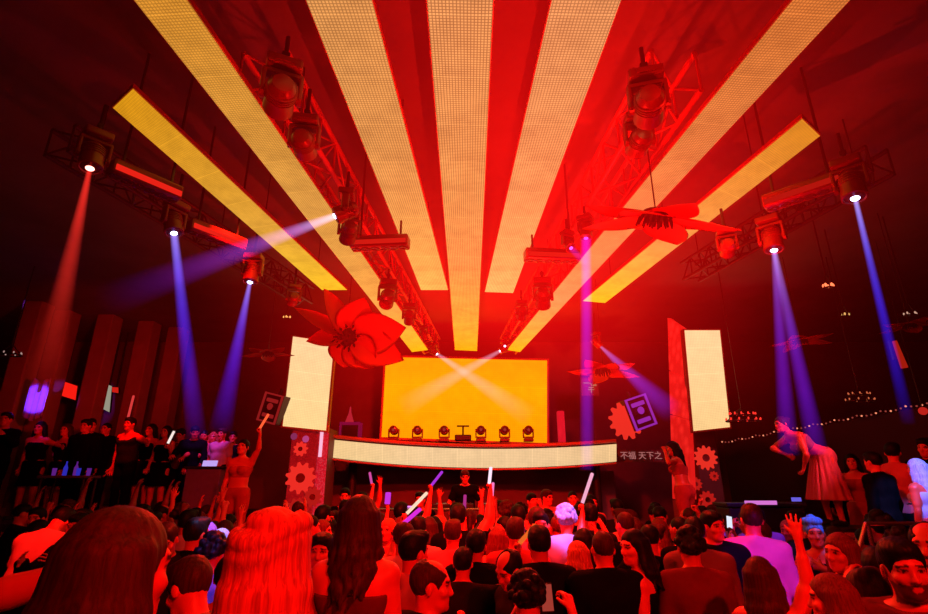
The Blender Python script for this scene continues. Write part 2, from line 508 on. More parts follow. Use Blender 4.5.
            cv = face + ears + [Ell(Hd(0, .055, .115), (.062, .095, .06), RH, .02), Ell(Hd(0, -.07, -.15), (.12, .1, .085), RH, .01)]
        elif style in ('long', 'bob', 'wavy', 'twist', 'ponytail', 'bun', 'updo'):
            cv = [face[0]]
            if style in ('ponytail', 'bun', 'updo'): cv = face + [Ell(Hd(0, -.02, -.14), (.10, .07, .06), RH, .01)]
            if style == 'bun': pr.append(Ell(Hd(0, -.105, .075), (.05, .05, .046), RH, .015))
            if style == 'updo':
                for i in range(5):
                    a = -.9 + .45 * i
                    pr.append(Cone(Hd(.085 * math.sin(a) * .8, -.03 - .03 * math.cos(a), .10 + .012 * math.cos(a * 2)), Hd(.09 * math.sin(a + .6), -.095, .02), .036, .026, .012))
                pr.append(Ell(Hd(0, -.095, .03), (.062, .045, .06), RH, .02))
            dn = V3(0, 0, -1)
            back = s.RT @ V3(0, -1, 0)
            if style == 'ponytail':
                p = Hd(0, -.10, .05); q = p + back * .05 + V3(0, 0, .01); pr.append(Cone(p, q, .022, .03, .01))
                e = q + back * .02 + dn * length; pr.append(Cone(q, .5 * (q + e) + back * .02, .03, .034, .01)); pr.append(Cone(.5 * (q + e) + back * .02, e, .034, .014, .01))
            if style == 'twist':
                for z0, z1, rr in ((.085, .035, .030), (.055, -.005, .027)):
                    pts = [Hd((.072 + .012 * math.sin(t * PI)) * math.sin(1.9 - 3.5 * t), -.010 - (.092 + .018 * math.sin(t * PI)) * math.cos(1.9 - 3.5 * t), z0 + (z1 - z0) * t + .012 * math.sin(t * 9)) for t in [i / 9 for i in range(10)]]
                    for a_, b_ in zip(pts[:-1], pts[1:]): pr.append(Cone(a_, b_, rr, rr, .006))
                pr.append(Ell(Hd(.02, -.09, .095), (.055, .045, .035), RH, .01))
            if style in ('long', 'bob', 'wavy', 'twist'):
                N = 15
                for i in range(N):
                    a = -1.75 + 3.5 * i / (N - 1)
                    st = Hd(.078 * math.sin(a), -.012 - .088 * math.cos(a), .035)
                    md = Hd(.088 * math.sin(a), -.015 - .098 * math.cos(a), -.075)
                    ln = length * r.uniform(.85, 1.05)
                    wv = .018 if style == 'wavy' else .006
                    pr.append(Cone(st, md, .024, .027, .022))
                    p = md
                    m = 4
                    for j in range(m):
                        t = (j + 1) / m
                        tgt = Hd(.092 * math.sin(a), -.015 - .10 * math.cos(a), -.075)
                        # hang straight down, pushed out over the shoulders and back
                        tor = tgt + dn * ln * t + back * (.035 * t + .03 * math.cos(a) * t) + s.RT @ V3(.02 * t * math.sin(a), 0, 0)
                        tor = tor + V3(r.uniform(-1, 1), r.uniform(-1, 1), 0) * wv * (1 if j < m - 1 else 1.4)
                        r0 = .027 - .003 * j; r1 = .027 - .003 * (j + 1) - (.009 if j == m - 1 else 0)
                        pr.append(Cone(p, tor, r0, r1, .022 if style != 'wavy' else .014)); p = tor
        elif style == 'turban':
            for i in range(7):
                a = 2 * PI * i / 7
                pr.append(Ell(Hd(.055 * math.cos(a), -.01 + .06 * math.sin(a), .115), (.042, .042, .04), RH, .01))
            pr.append(Ell(Hd(0, 0, .15), (.04, .04, .035), RH, .01)); cv = face + ears
        hc = s.hc
        def w(P):
            q = (P - hc) @ RH
            a = np.arctan2(q[:, 0], -q[:, 1])
            if style in ('long', 'bob', 'wavy', 'twist', 'ponytail', 'updo', 'bun'):
                return .0012 * np.sin(a * 17 + 2.4 * np.sin(q[:, 2] * 7)) + .0007 * np.sin(a * 41 + q[:, 2] * 10)
            return .0022 * np.sin(q[:, 0] * 190 + 2 * np.sin(q[:, 1] * 60)) * np.sin(q[:, 1] * 150 + q[:, 2] * 90)
        V, F = surface(pr, h, carve=cv, wob=w)
        return to_mesh(name, s.finish(V), F, mat)
# ------------------------------------------------------------------ camera and the places it sees
CAM_H, PITCH, FPX = 2.12, math.radians(18.6), 520.0
cam = bpy.data.objects.new('camera', bpy.data.cameras.new('camera'))
link(cam); cam.location = (0, 0, CAM_H); cam.rotation_euler = (PI / 2 + PITCH, 0, 0)
cam.data.sensor_width = 36; cam.data.lens = 36 * FPX / 928; cam.data.clip_start = 0.05; cam.data.clip_end = 100
SC.camera = cam
SC.view_settings.view_transform = 'Standard'
SC.view_settings.look = 'None'
SC.cycles.use_denoising = True

EYE = Vector((0, 0, CAM_H))
def ray(px, py):
    u, v = (px - 464) / FPX, (307 - py) / FPX
    c, s = math.cos(PITCH), math.sin(PITCH)
    return Vector((u, c - v * s, s + v * c))
def at_y(px, py, Y):
    d = ray(px, py); return EYE + d * (Y / d.y)
def at_z(px, py, Z):
    d = ray(px, py); return EYE + d * ((Z - CAM_H) / d.z)
def x_at(px, Y, z):
    """world x of the point at depth Y and height z that is seen in column px"""
    depth = Y * math.cos(PITCH) + (z - CAM_H) * math.sin(PITCH)
    return (px - 464) / FPX * depth

# ------------------------------------------------------------------ setting
M_floor = pbr('floor_dark', (.03, .02, .02), .35, 0, .2, 3)
M_ceil = pbr('ceiling_black', (.20, .15, .15), .9, 0, .25, 1.2, .3)
M_wall = pbr('wall_dark', (.03, .012, .014), .8, 0, .2, 2.0, .2)
M_back = pbr('wall_maroon', (.30, .12, .12), .8, 0, .25, 2.0, .2)
M_black = pbr('black_metal', (.04, .022, .022), .45, .3, .1, 20)
M_fix = pbr('fixture_shell', (.24, .028, .026), .35, .1, .1, 18)
M_red_lac = pbr('red_lacquer', (.62, .12, .09), .4, 0, .08, 6)
M_pillar = pbr('pillar_paint', (.42, .22, .2), .7, 0, .15, 4)
M_tier = pbr('tier_carpet', (.03, .025, .025), .9, 0, .2, 30, .2)
M_chrome = pbr('chrome', (.55, .5, .5), .2, .9, .05, 10)

def struct(name, mb, m):
    return tag(mb.build(name, m), kind='structure')
XW, YB, YF, ZC = 13.0, 13.6, -4.0, 5.7
struct('floor', MB().box((0, (YB + YF) / 2, -.1), (2 * XW, YB - YF, .2)), M_floor)
cm = MB().box((0, (YB + YF) / 2, ZC + .1), (2 * XW, YB - YF, .2))
struct('ceiling', cm, M_ceil)
struct('wall_back', MB().box((0, YB + .1, ZC / 2), (2 * XW, .2, ZC)), M_back)
struct('wall_front', MB().box((0, YF - .1, ZC / 2), (2 * XW, .2, ZC)), M_wall)
struct('wall_left', MB().box((-XW - .1, (YB + YF) / 2, ZC / 2), (.2, YB - YF, ZC)), M_wall)
struct('wall_right', MB().box((XW + .1, (YB + YF) / 2, ZC / 2), (.2, YB - YF, ZC)), M_wall)

def platform(name, x0, x1, y0, y1, z0, z1, m=M_tier):
    mb = MB().box(((x0 + x1) / 2, (y0 + y1) / 2, (z0 + z1) / 2), (x1 - x0, y1 - y0, z1 - z0))
    return tag(mb.build(name, m), kind='structure')
platform('floor_terrace_near', -3.2, -.62, -3.0, 1.80, 0, .36)
ZL = 1.50                                      # tier along the left wall
platform('floor_tier_left', -XW + .02, -4.35, 8.7, YB - .02, 0, ZL)
ZR = .85                                       # tier along the right wall
platform('floor_tier_right', 4.6, XW - .02, 4.3, YB - .02, 0, ZR)
ZS = .65                                       # stage
platform('floor_stage', -3.2, 3.4, 9.55, YB - .02, 0, ZS)
platform('wall_recess', -3.1, 3.3, 12.0, 12.3, ZS, 2.35, M_back)

# left pillars
for i, px in enumerate((52, 97, 139, 170, 22)):
    Y = (11.0, 11.3, 11.8, 12.3, 10.4)[i]
    x = x_at(px - 3, Y, 4.0)
    struct('column_%d' % (i + 1), MB().box((x, Y, (ZL + ZC) / 2), (.36, .36, ZC - ZL - .01), bevel=.02)
           .box((x, Y, ZL + .08), (.44, .44, .16)), M_pillar)

# ------------------------------------------------------------------ LED surfaces
def led_mat(name, stops, pitch=.03, depth=.35, seam=.5, stain=.25, strength=1.0, length=1.0, crt=.5):
    """emissive pixel grid. UV is in metres, v runs along the length; stops: [(pos, (r,g,b) 0..255)]"""
    m, nt, out = new_mat(name)
    N = nt.nodes.new; Lk = nt.links.new
    uv = N('ShaderNodeUVMap'); sp = N('ShaderNodeSeparateXYZ'); Lk(uv.outputs[0], sp.inputs[0])
    def math_(op, a, b=None):
        n = N('ShaderNodeMath'); n.operation = op
        for i, v in enumerate((a, b)):
            if v is None: continue
            if isinstance(v, (int, float)): n.inputs[i].default_value = v
            else: Lk(v, n.inputs[i])
        return n.outputs[0]
    def cells(o):
        return math_('ABSOLUTE', math_('SUBTRACT', math_('FRACT', math_('DIVIDE', o, pitch)), .5))
    edge = math_('MAXIMUM', cells(sp.outputs[0]), cells(sp.outputs[1]))
    mr = N('ShaderNodeMapRange'); mr.inputs['From Min'].default_value = .24; mr.inputs['From Max'].default_value = .46
    mr.inputs['To Min'].default_value = 1 + depth * .45; mr.inputs['To Max'].default_value = 1 - depth
    Lk(edge, mr.inputs['Value'])
    sm = math_('ABSOLUTE', math_('SUBTRACT', math_('FRACT', math_('DIVIDE', sp.outputs[1], seam)), .5))
    ss = math_('MULTIPLY', math_('GREATER_THAN', sm, .5 - .006 / seam), .16)
    ramp = N('ShaderNodeValToRGB'); cr = ramp.color_ramp
    for i, (p, c) in enumerate(stops):
        e = cr.elements[i] if i < 2 else cr.elements.new(p)
        e.position = p; e.color = (*srgb(*c), 1)
    Lk(math_('DIVIDE', sp.outputs[1], length), ramp.inputs[0])
    nz = N('ShaderNodeTexNoise'); nz.inputs['Scale'].default_value = 3.2; nz.inputs['Detail'].default_value = 6; nz.inputs['Roughness'].default_value = .7
    Lk(uv.outputs[0], nz.inputs['Vector'])
    sr = N('ShaderNodeMapRange'); sr.inputs['From Min'].default_value = .35; sr.inputs['From Max'].default_value = .75
    sr.inputs['To Min'].default_value = 1.06; sr.inputs['To Max'].default_value = 1 - stain
    Lk(nz.outputs['Fac'], sr.inputs['Value'])
    tot = math_('MULTIPLY', math_('ADD', mr.outputs[0], ss), sr.outputs[0])
    em = N('ShaderNodeEmission'); Lk(ramp.outputs[0], em.inputs[0]); Lk(math_('MULTIPLY', tot, strength), em.inputs[1])
    Lk(em.outputs[0], out.inputs['Surface'])
    return m

def uv_grid(name, rows, m):
    """rows: list of (left, right) points; the lit surface with UVs in metres"""
    vs, fs, uvs = [], [], []
    v = 0.0
    acc = []
    for i, (a, b) in enumerate(rows):
        if i: v += (((a + b) - (rows[i - 1][0] + rows[i - 1][1])) / 2).length
        w = (b - a).length
        vs += [a, b]; acc += [(-w / 2, v), (w / 2, v)]
    for i in range(len(rows) - 1):
        fs.append((2 * i, 2 * i + 1, 2 * i + 3, 2 * i + 2))
    me = bpy.data.meshes.new(name); me.from_pydata([tuple(p) for p in vs], [], fs)
    ul = me.uv_layers.new(name='UVMap')
    for l in me.loops: ul.data[l.index].uv = acc[l.vertex_index]
    me.materials.append(m)
    return me, v

def slab(a, b, c, d, n, t):
    """box mesh standing on quad a b c d, grown by t against n"""
    mb = MB(); vs = [mb.bm.verts.new(p) for p in (a, b, c, d)] + [mb.bm.verts.new(p - n * t) for p in (a, b, c, d)]
    for q in ((0, 1, 2, 3), (7, 6, 5, 4), (0, 4, 5, 1), (1, 5, 6, 2), (2, 6, 7, 3), (3, 7, 4, 0)):
        mb.bm.faces.new([vs[i] for i in q])
    return mb

def led_panel(name, q, n, stops, label, cat, group=None, rim=.03, thick=.12, kw={}, segs=1):
    """q: near/bottom-left, bottom-right, top-right, top-left in world; n: outward normal"""
    c = sum(q, Vector()) / 4
    e = empty(name, c)
    tag(e, label, cat, group)
    L = (((q[2] + q[3]) - (q[0] + q[1])) / 2).length
    m = led_mat(name + '_lit', stops, length=L, **kw)
    rows = [(q[0].lerp(q[3], i / segs) - c, q[1].lerp(q[2], i / segs) - c) for i in range(segs + 1)]
    me, _ = uv_grid('display', rows, m)
    link(bpy.data.objects.new('display', me), e)
    # housing: a shallow tray, its rim just visible round the lit face
    g = [p - c for p in q]
    ctr = Vector()
    u = (g[1] - g[0]).normalized(); w = (g[3] - g[0]).normalized()
    gg = [g[0] - u * rim - w * rim, g[1] + u * rim - w * rim, g[2] + u * rim + w * rim, g[3] - u * rim + w * rim]
    gg = [p - n * .006 for p in gg]
    slab(*gg, n, thick).build('housing', M_red_lac, e)
    return e

Z_ST = 4.75
STRIPS = [  # near-left, near-right, far-right, far-left pixels; colours near -> far
    ((113, 108), (133, 89), (347, 290), (322, 290), [(0, (222, 150, 22)), (.5, (228, 168, 60)), (1, (250, 205, 40))], 'short amber ceiling LED strip, outermost on the pillar side, ending by a cream panel', .2),
    ((134, 0), (187, 0), (428, 350), (412, 352), [(0, (215, 135, 30)), (.35, (226, 165, 75)), (.7, (238, 180, 80)), (1, (250, 205, 10))], 'long amber ceiling LED strip passing behind a row of moving lights, on the pillar side', .45),
    ((306, 0), (372, 0), (448, 290), (421, 290), [(0, (220, 150, 82)), (.5, (228, 160, 85)), (1, (250, 200, 95))], 'wide peach ceiling LED strip between the long central strip and the pillar-side light truss', .6),
    ((427, 0), (493, 0), (477, 351), (455, 350), [(0, (224, 152, 92)), (.5, (232, 165, 85)), (.8, (245, 190, 60)), (1, (252, 200, 10))], 'central ceiling LED strip running straight to the top of the orange screen', .7),
    ((552, 0), (621, 0), (513, 293), (485, 292), [(0, (226, 148, 92)), (.5, (230, 160, 95)), (1, (250, 200, 110))], 'wide peach ceiling LED strip between the central strip and the big red hanging flower', .6),
    ((793, 0), (850, 0), (520, 352), (507, 350), [(0, (214, 112, 40)), (.35, (222, 140, 78)), (.65, (232, 165, 95)), (1, (252, 205, 10))], 'long ceiling LED strip crossing behind the big red hanging flower', .5),
    ((802, 119), (820, 136), (605, 303), (583, 301), [(0, (220, 140, 35)), (.5, (230, 162, 80)), (1, (252, 208, 30))], 'short ceiling LED strip beside the big red hanging flower, outermost towards the bar', .25),
]
DOWN = Vector((0, 0, -1))
for i, (a, b, c, d, st, lab, dep) in enumerate(STRIPS):
    q = [at_z(*p, Z_ST) for p in (a, b, c, d)]
    if a[1] == 0:   # these run on past the edge of the picture
        for k, f in ((0, 3), (1, 2)):
            dirv = (q[k] - q[f]).normalized(); q[k] = q[k] + dirv * .9
    led_panel('led_strip', q, DOWN, st, lab, 'LED strip', 'sunburst of LED strips on the ceiling', .008, .035, dict(depth=dep * .8, stain=.28, pitch=.021, strength=1.0), 8)
    # hangers from the ceiling
    par = COL.objects[-1]
    e = [o for o in COL.objects if o.name.startswith('led_strip') and o.type == 'EMPTY'][-1]
    for t in () if i in (1, 5) else (.15, .5, .85):
        p = (q[0] + q[1]).lerp(q[3] + q[2], t) / 2 - e.location
        MB().tube(p + Vector((0, 0, .03)), p + Vector((0, 0, ZC - Z_ST - .003)), .006).build('hanger', M_black, e)

# main screen, side panels, balcony band
TOCAM = Vector((0, -1, 0))
q = [at_y(*p, 11.9) for p in ((381.5, 437), (547, 443), (547, 360.5), (386, 357))]
led_panel('led_screen', q, TOCAM, [(0, (253, 150, 2)), (.6, (255, 160, 2)), (1, (250, 148, 4))], 'big orange LED screen behind the stage with two crossing beams', 'screen', None, .05, .14, dict(depth=.10, stain=.14, pitch=.045, seam=.6, strength=1.18), 4)
q = [at_y(*p, 9.5) for p in ((282.7, 426), (326, 430.5), (334, 342.5), (293, 336.5))]
led_panel('led_side_panel', q, TOCAM, [(0, (245, 208, 140)), (1, (246, 204, 150))], 'upright cream LED panel behind the large red flower, on the flowered column', 'screen', 'cream LED panels flanking the stage', .03, .12, dict(depth=.14, stain=.1, pitch=.03, strength=1.12), 4)
q = [at_y(*p, 9.5) for p in ((693.5, 431), (730, 427), (719.8, 330.3), (684.5, 330.3))]
led_panel('led_side_panel', q, TOCAM, [(0, (242, 200, 135)), (1, (246, 206, 150))], 'upright cream LED panel on the tall red tower by the long haired dancer', 'screen', 'cream LED panels flanking the stage', .03, .12, dict(depth=.14, stain=.1, pitch=.03, strength=1.12), 4)

def band():
    N = 28
    rows = []
    for i in range(N + 1):
        t = i / N
        px = 331.5 + t * (616.5 - 331.5)
        Y = 10.75 - .75 * (2 * t - 1) ** 2 + .2 * t
        yt = 439.5 + 7.0 * (1 - (2 * t - 1) ** 2) + 4.5 * t
        yb = 457.5 + 8.3 * (1 - (2 * t - 1) ** 2) + 4.0 * t
        rows.append((at_y(px, yb, Y), at_y(px, yt, Y)))
    return rows
rows = band()
ZBT = max(r[1].z for r in rows)
be = empty('stage_balcony', (0, 10.8, 2.7))
tag(be, 'curved balcony over the stage with a cream LED band along its front', 'balcony')
o0 = be.location
m = led_mat('band_lit', [(0, (250, 208, 145)), (.3, (250, 208, 155)), (.7, (248, 204, 152)), (1, (246, 200, 140))], length=6.2, depth=.14, stain=.12, pitch=.03, strength=.98)
vs = [(b - o0, a - o0) for a, b in rows]
me, _ = uv_grid('led_band', vs, m)
link(bpy.data.objects.new('led_band', me), be)
mb = MB()
prof = []
for a, b in rows:
    prof.append([mb.bm.verts.new(p - o0) for p in (Vector((a.x, a.y + .03, a.z - .035)), Vector((b.x, b.y + .03, b.z + .05)), Vector((b.x, 12.85, b.z + .05)), Vector((a.x, 12.85, a.z - .035)))])
for A, B in zip(prof[:-1], prof[1:]):
    for k in range(4): mb.bm.faces.new((A[k], A[(k + 1) % 4], B[(k + 1) % 4], B[k]))
mb.bm.faces.new(prof[0]); mb.bm.faces.new(prof[-1][::-1])
mb.build('balcony_deck', M_black, be)
for k, (dy, dz, rr) in ((1, (-.02, .06, .035)), (0, (0, -.03, .02))):
    mb = MB()
    for A, B in zip(rows[:-1], rows[1:]):
        mb.tube(A[k] - o0 + Vector((0, dy, dz)), B[k] - o0 + Vector((0, dy, dz)), rr, n=8)
    mb.build('edge_trim', M_red_lac, be)
for t in (1, 27):
    r = rows[t]
    MB().tube(Vector((r[0].x, 11.2, ZS)) - o0, Vector((r[0].x, 11.2, r[0].z)) - o0, .09).build('support_post', M_black, be)
# ------------------------------------------------------------------ moving lights, trusses, beams
def frame_to(v):
    return Vector(v).to_track_quat('Z', 'Y').to_matrix()

BEAMN = [0]
def light_beam(parent, a, b, r0, r1, col, strength, g=1.4, p=1.0, core=.0, corecol=(.8, .7, 1)):
    """beam put in as emission: a cone of air from a to b (parent-local) glowing less with distance and towards its edge"""
    BEAMN[0] += 1
    a, b = Vector(a), Vector(b); L = (b - a).length
    m, nt, out = new_mat('beam_glow_%d' % BEAMN[0])
    N = nt.nodes.new; Lk = nt.links.new
    def mt(op, x, y=None, clamp=False):
        n = N('ShaderNodeMath'); n.operation = op; n.use_clamp = clamp
        for i, v in enumerate((x, y)):
            if v is None: continue
            if isinstance(v, (int, float)): n.inputs[i].default_value = v
            else: Lk(v, n.inputs[i])
        return n.outputs[0]
    tc = N('ShaderNodeTexCoord'); sp = N('ShaderNodeSeparateXYZ'); Lk(tc.outputs['Object'], sp.inputs[0])
    t = mt('DIVIDE', sp.outputs[2], L, True)
    R = mt('ADD', mt('MULTIPLY', t, r1 - r0), r0)
    r2 = mt('ADD', mt('MULTIPLY', sp.outputs[0], sp.outputs[0]), mt('MULTIPLY', sp.outputs[1], sp.outputs[1]))
    f = mt('SUBTRACT', 1.0, mt('DIVIDE', r2, mt('MULTIPLY', R, R)), True)
    ax = mt('POWER', mt('SUBTRACT', 1.0, t, True), p)
    br = mt('MULTIPLY', mt('MULTIPLY', f, ax), mt('POWER', mt('DIVIDE', r0, R), g))
    nz = N('ShaderNodeTexNoise'); nz.inputs['Scale'].default_value = 2.5; nz.inputs['Detail'].default_value = 3
    Lk(tc.outputs['Object'], nz.inputs['Vector'])
    br = mt('MULTIPLY', br, mt('ADD', mt('MULTIPLY', nz.outputs['Fac'], .7), .65))
    mix = N('ShaderNodeMixRGB'); mix.inputs[1].default_value = (*col, 1); mix.inputs[2].default_value = (*corecol, 1)
    Lk(mt('MULTIPLY', mt('POWER', mt('SUBTRACT', 1.0, t, True), 5.0), core), mix.inputs[0])
    em = N('ShaderNodeEmission'); Lk(mix.outputs[0], em.inputs[0]); Lk(mt('MULTIPLY', br, strength / (2 * r0)), em.inputs[1])
    Lk(em.outputs[0], out.inputs['Volume'])  # the beam's light is put in as volume emission
    m.cycles.volume_step_rate = .12
    mb = MB().tube((0, 0, 0), (0, 0, L), r0, r1, n=20)
    o = mb.build('light_beam', m, parent)
    o.location = a; o.rotation_mode = 'QUATERNION'; o.rotation_quaternion = (b - a).to_track_quat('Z', 'Y')
    tag(o, 'soft beam of coloured light put into the haze as glow')
    return o

LENS = {}
def lens_mat(col, s):
    k = (col, s)
    if k not in LENS: LENS[k] = emis('lens_%d' % len(LENS), col, s)
    return LENS[k]
M_lens_off = pbr('lens_dark', (.12, .05, .05), .12, .2, .02, 5)

def moving_head(lens, aim, S=1.0, lit=None, label='', group=None, up=1, hang=True, ztop=None):
    """lens: world point of the lens centre, aim: direction; up = +1 hangs from above, -1 stands on a surface"""
    aim = Vector(aim).normalized()
    piv = Vector(lens) - aim * .17 * S
    root = piv + Vector((0, 0, .30 * S * up))
    e = empty('moving_head_light', root); tag(e, label, 'stage light', group)
    P = piv - root; z = up
    # yaw of the yoke: arms beside the head, across its aim
    fl = Vector((aim.x, aim.y, 0)); fl = fl.normalized() if fl.length > .05 else Vector((0, 1, 0))
    side = Vector((-fl.y, fl.x, 0)); R3 = Matrix((side, fl, Vector((0, 0, 1)))).transposed()
    MB().box((0, 0, 0), (.30 * S, .24 * S, .10 * S), R3, .02 * S).box(R3 @ Vector((0, -.125 * S, 0)), (.16 * S, .012 * S, .05 * S), R3).build('base', M_fix, e)
    mb = MB()
    mb.box(Vector((0, 0, -.085 * S * z)), (.34 * S, .11 * S, .045 * S), R3, .012 * S)
    for x in (-1, 1):
        mb.box(side * x * .155 * S + Vector((0, 0, -.20 * S * z)), (.04 * S, .11 * S, .25 * S), R3, .015 * S)
        mb.tube(side * x * .175 * S + P, side * x * .13 * S + P, .05 * S, n=14)
    mb.build('yoke', M_fix, e)
    M = Matrix.Translation(P) @ frame_to(aim).to_4x4() @ Matrix.Scale(S, 4)
    h = MB().lathe([(.03, -.20), (.085, -.19), (.115, -.14), (.125, -.05), (.12, .06), (.128, .10), (.132, .165), (.112, .172), (.10, .155)], 20, M).build('head', M_fix, e, True)
    mb = MB()
    for k in range(4): mb.lathe([(.112 + .012, -.12 + k * .032), (.134, -.117 + k * .032), (.134, -.108 + k * .032), (.112 + .012, -.105 + k * .032)], 20, M)
    mb.build('cooling_fin', M_fix, h)
    MB().lathe([(.001, .178), (.05, .174), (.102, .158), (.10, .150), (.001, .149)], 20, M).build('lens', M_lens_off, h, True)
    if lit: MB().lathe([(.001, .196), (.034, .190), (.046, .178), (.044, .17), (.001, .17)], 16, M).build('bulb', lens_mat(*lit), h, True)
    if up > 0:
        MB().tube((0, 0, .04 * S), (0, 0, .16 * S), .022 * S).box((0, 0, .15 * S), (.07 * S, .05 * S, .05 * S), R3, .008).build('clamp', M_black, e)
        if hang and root.z + .17 * S < ZC:
            MB().tube((0, 0, .17 * S), (0, 0, (ztop or ZC) - root.z - .003), .014).build('hanging_pole', M_black, e)
    return e

def truss(a, b, w, label, n, M_red_lac=M_red_lac):
    c = (a + b) / 2
    e = empty('lighting_truss', c); tag(e, label, 'truss', 'trusses under the ceiling')
    d = (b - a).normalized(); s = d.cross(Vector((0, 0, 1))).normalized() * w / 2; u = Vector((0, 0, w / 2))
    for i, j in ((-1, -1), (1, -1), (1, 1), (-1, 1)):
        MB().tube(a - c + s * i + u * j, b - c + s * i + u * j, .024, n=10).build('chord', M_red_lac, e)
    mb = MB()
    for k in range(n):
        p, q = a.lerp(b, k / n) - c, a.lerp(b, (k + 1) / n) - c
        f = 1 if k % 2 else -1
        for i in (-1, 1):
            mb.tube(p + s * i + u * f, q + s * i - u * f, .011, n=6)
            mb.tube(p + u * i + s * f, q + u * i - s * f, .011, n=6)
        mb.tube(p + s + u, p + s - u, .011, n=6); mb.tube(p - s + u, p - s - u, .011, n=6)
    mb.build('bracing', M_red_lac, e)
    mb = MB()
    for t in (.08, .5, .92):
        p = a.lerp(b, t) - c
        mb.tube(p + u, p + Vector((0, 0, ZC - (p + c).z - .003)), .008, n=6)
    mb.build('hanging_cable', M_black, e)

ZT = 5.05
truss(at_z(262, 70, ZT), at_z(432, 346, ZT), .34, 'box truss on the pillar side carrying moving lights between two long LED strips', 22)
truss(at_z(676, 70, ZT), at_z(508, 346, ZT), .34, 'box truss beside the big red hanging flower carrying moving lights between two LED strips', 22)
truss(at_z(60, 140, ZT), at_z(306, 296, ZT), .26, 'thin outer truss above the pillars with violet beam lights', 18, M_black)
truss(at_z(880, 160, ZT), at_z(690, 272, ZT), .26, 'thin outer truss on the bar side with a violet and a blue beam light', 14, M_black)

HOT_B = ((.55, .55, 1.0), 9.0); HOT_V = ((.75, .6, 1.0), 9.0); HOT_R = ((1.0, .25, .2), 7.0); WARM = ((1.0, .45, .15), 4.0)
def fixture(px, py, Z, tpx, tpy, TY, S, lit, label, beams=(), group='moving lights on the trusses'):
    L = at_z(px, py, Z)
    if beams and group == 'moving lights on the trusses': TY = L.y - .25
    T = at_y(tpx, tpy, TY)
    e = moving_head(L, T - L, S, lit, label, group, ztop=4.87)
    for (bx, by, BY, w0, w1, col, st, g, p, core) in beams:
        E = at_y(bx, by, TY + .25 if group == 'moving lights on the trusses' else BY)
        d0 = (L - EYE).length; d1 = (E - EYE).length
        light_beam(e, L - e.location + (E - L).normalized() * .012, E - e.location, w0 / 2 * d0 / FPX, w1 / 2 * d1 / FPX, col, st, g, p, core)
    return e
BLU = (.06, .02, 1.0); VIO = (.30, .06, 1.0); MAG = (.48, .04, .95); LIL = (.62, .34, .9); RED = (1.0, .03, .02)
fixture(90, 168, 4.3, 42, 400, 6.0, .62, HOT_R, 'moving light throwing a red beam down the nearest pillars', [(40, 400, 6.0, 4, 26, RED, 1.2, 1.2, 1.0, .0)])
fixture(174, 233, 4.25, 196, 430, 7.5, .62, HOT_B, 'moving light with a steep blue violet beam between the pillars and a shorter violet one', [(197, 440, 7.5, 7, 18, (.07, .015, 1.0), 1.25, 1.15, .9, .35)])
fixture(250, 282, 4.25, 220, 425, 8.5, .66, HOT_B, 'moving light whose violet beam slants back towards the pillars, above the floor dancers', [(220, 432, 8.5, 4, 22, (.09, .012, 1.0), 1.25, 1.05, .9, .35)])
fixture(335, 216, 4.4, 120, 300, 7.0, .6, HOT_V, 'moving light sending a lilac beam sideways across the amber LED strips', [(95, 305, 6.5, 8, 34, (.30, .02, .85), 1.15, 1.2, 1.7, .9)])
fixture(774, 250, 4.25, 803, 440, 7.5, .7, HOT_V, 'moving light with a wide split violet beam above the bending dancer', [(789, 455, 7.5, 5, 17, (.20, .01, .85), .6, .75, .45, .3), (818, 455, 7.5, 5, 17, (.20, .01, .85), .66, .75, .45, .5)])
fixture(855, 198, 4.25, 908, 410, 7.0, .7, HOT_B, 'moving light with a narrow blue beam, last on the bar side', [(909, 425, 7.0, 4, 10, (.03, .012, 1.0), 1.3, 1.0, .9, .5)])
fixture(586, 238, 4.5, 586, 440, 9.6, .5, ((.5, .05, .8), 2.0), 'small moving light dropping a straight purple shaft beside the orange screen', [(587, 470, 9.0, 11, 14, (.13, .01, .72), .9, .6, .35, 0)])
fixture(571, 248, 4.5, 592, 272, 7.0, .45, ((.55, .08, .9), 2.0), 'small moving light with a stubby purple glow, just beside the purple shaft', [(586, 264, 6.4, 7, 9, (.12, .02, .7), .45, .5, .4, 0)])
fixture(600, 346, 4.3, 668, 408, 9.0, .5, HOT_B, 'moving light near the small edge-on flower with a violet beam to the red tower', [(672, 412, 9.3, 3, 26, (.20, .02, .75), .55, .75, .6, .4)], 'moving lights at the stage end')
fixture(437, 354, 4.62, 520, 412, 10.0, .5, HOT_V, 'first of the two lights crossing pale beams before the orange screen, under the pillar-side truss', [(532, 418, 10.0, 4, 26, (.75, .40, .70), .42, .8, 1.1, .9)], 'moving lights at the stage end')
fixture(500, 351, 4.62, 410, 402, 10.0, .5, HOT_V, 'second of the two lights crossing pale beams before the orange screen, nearer the red tower', [(400, 408, 10.0, 4, 26, (.75, .40, .70), .42, .8, 1.1, .9)], 'moving lights at the stage end')
fixture(505, 346, 4.7, 470, 400, 9.0, .42, HOT_B, 'tiny bright violet light just above the crossing beam light on the red tower side', [], 'moving lights at the stage end')
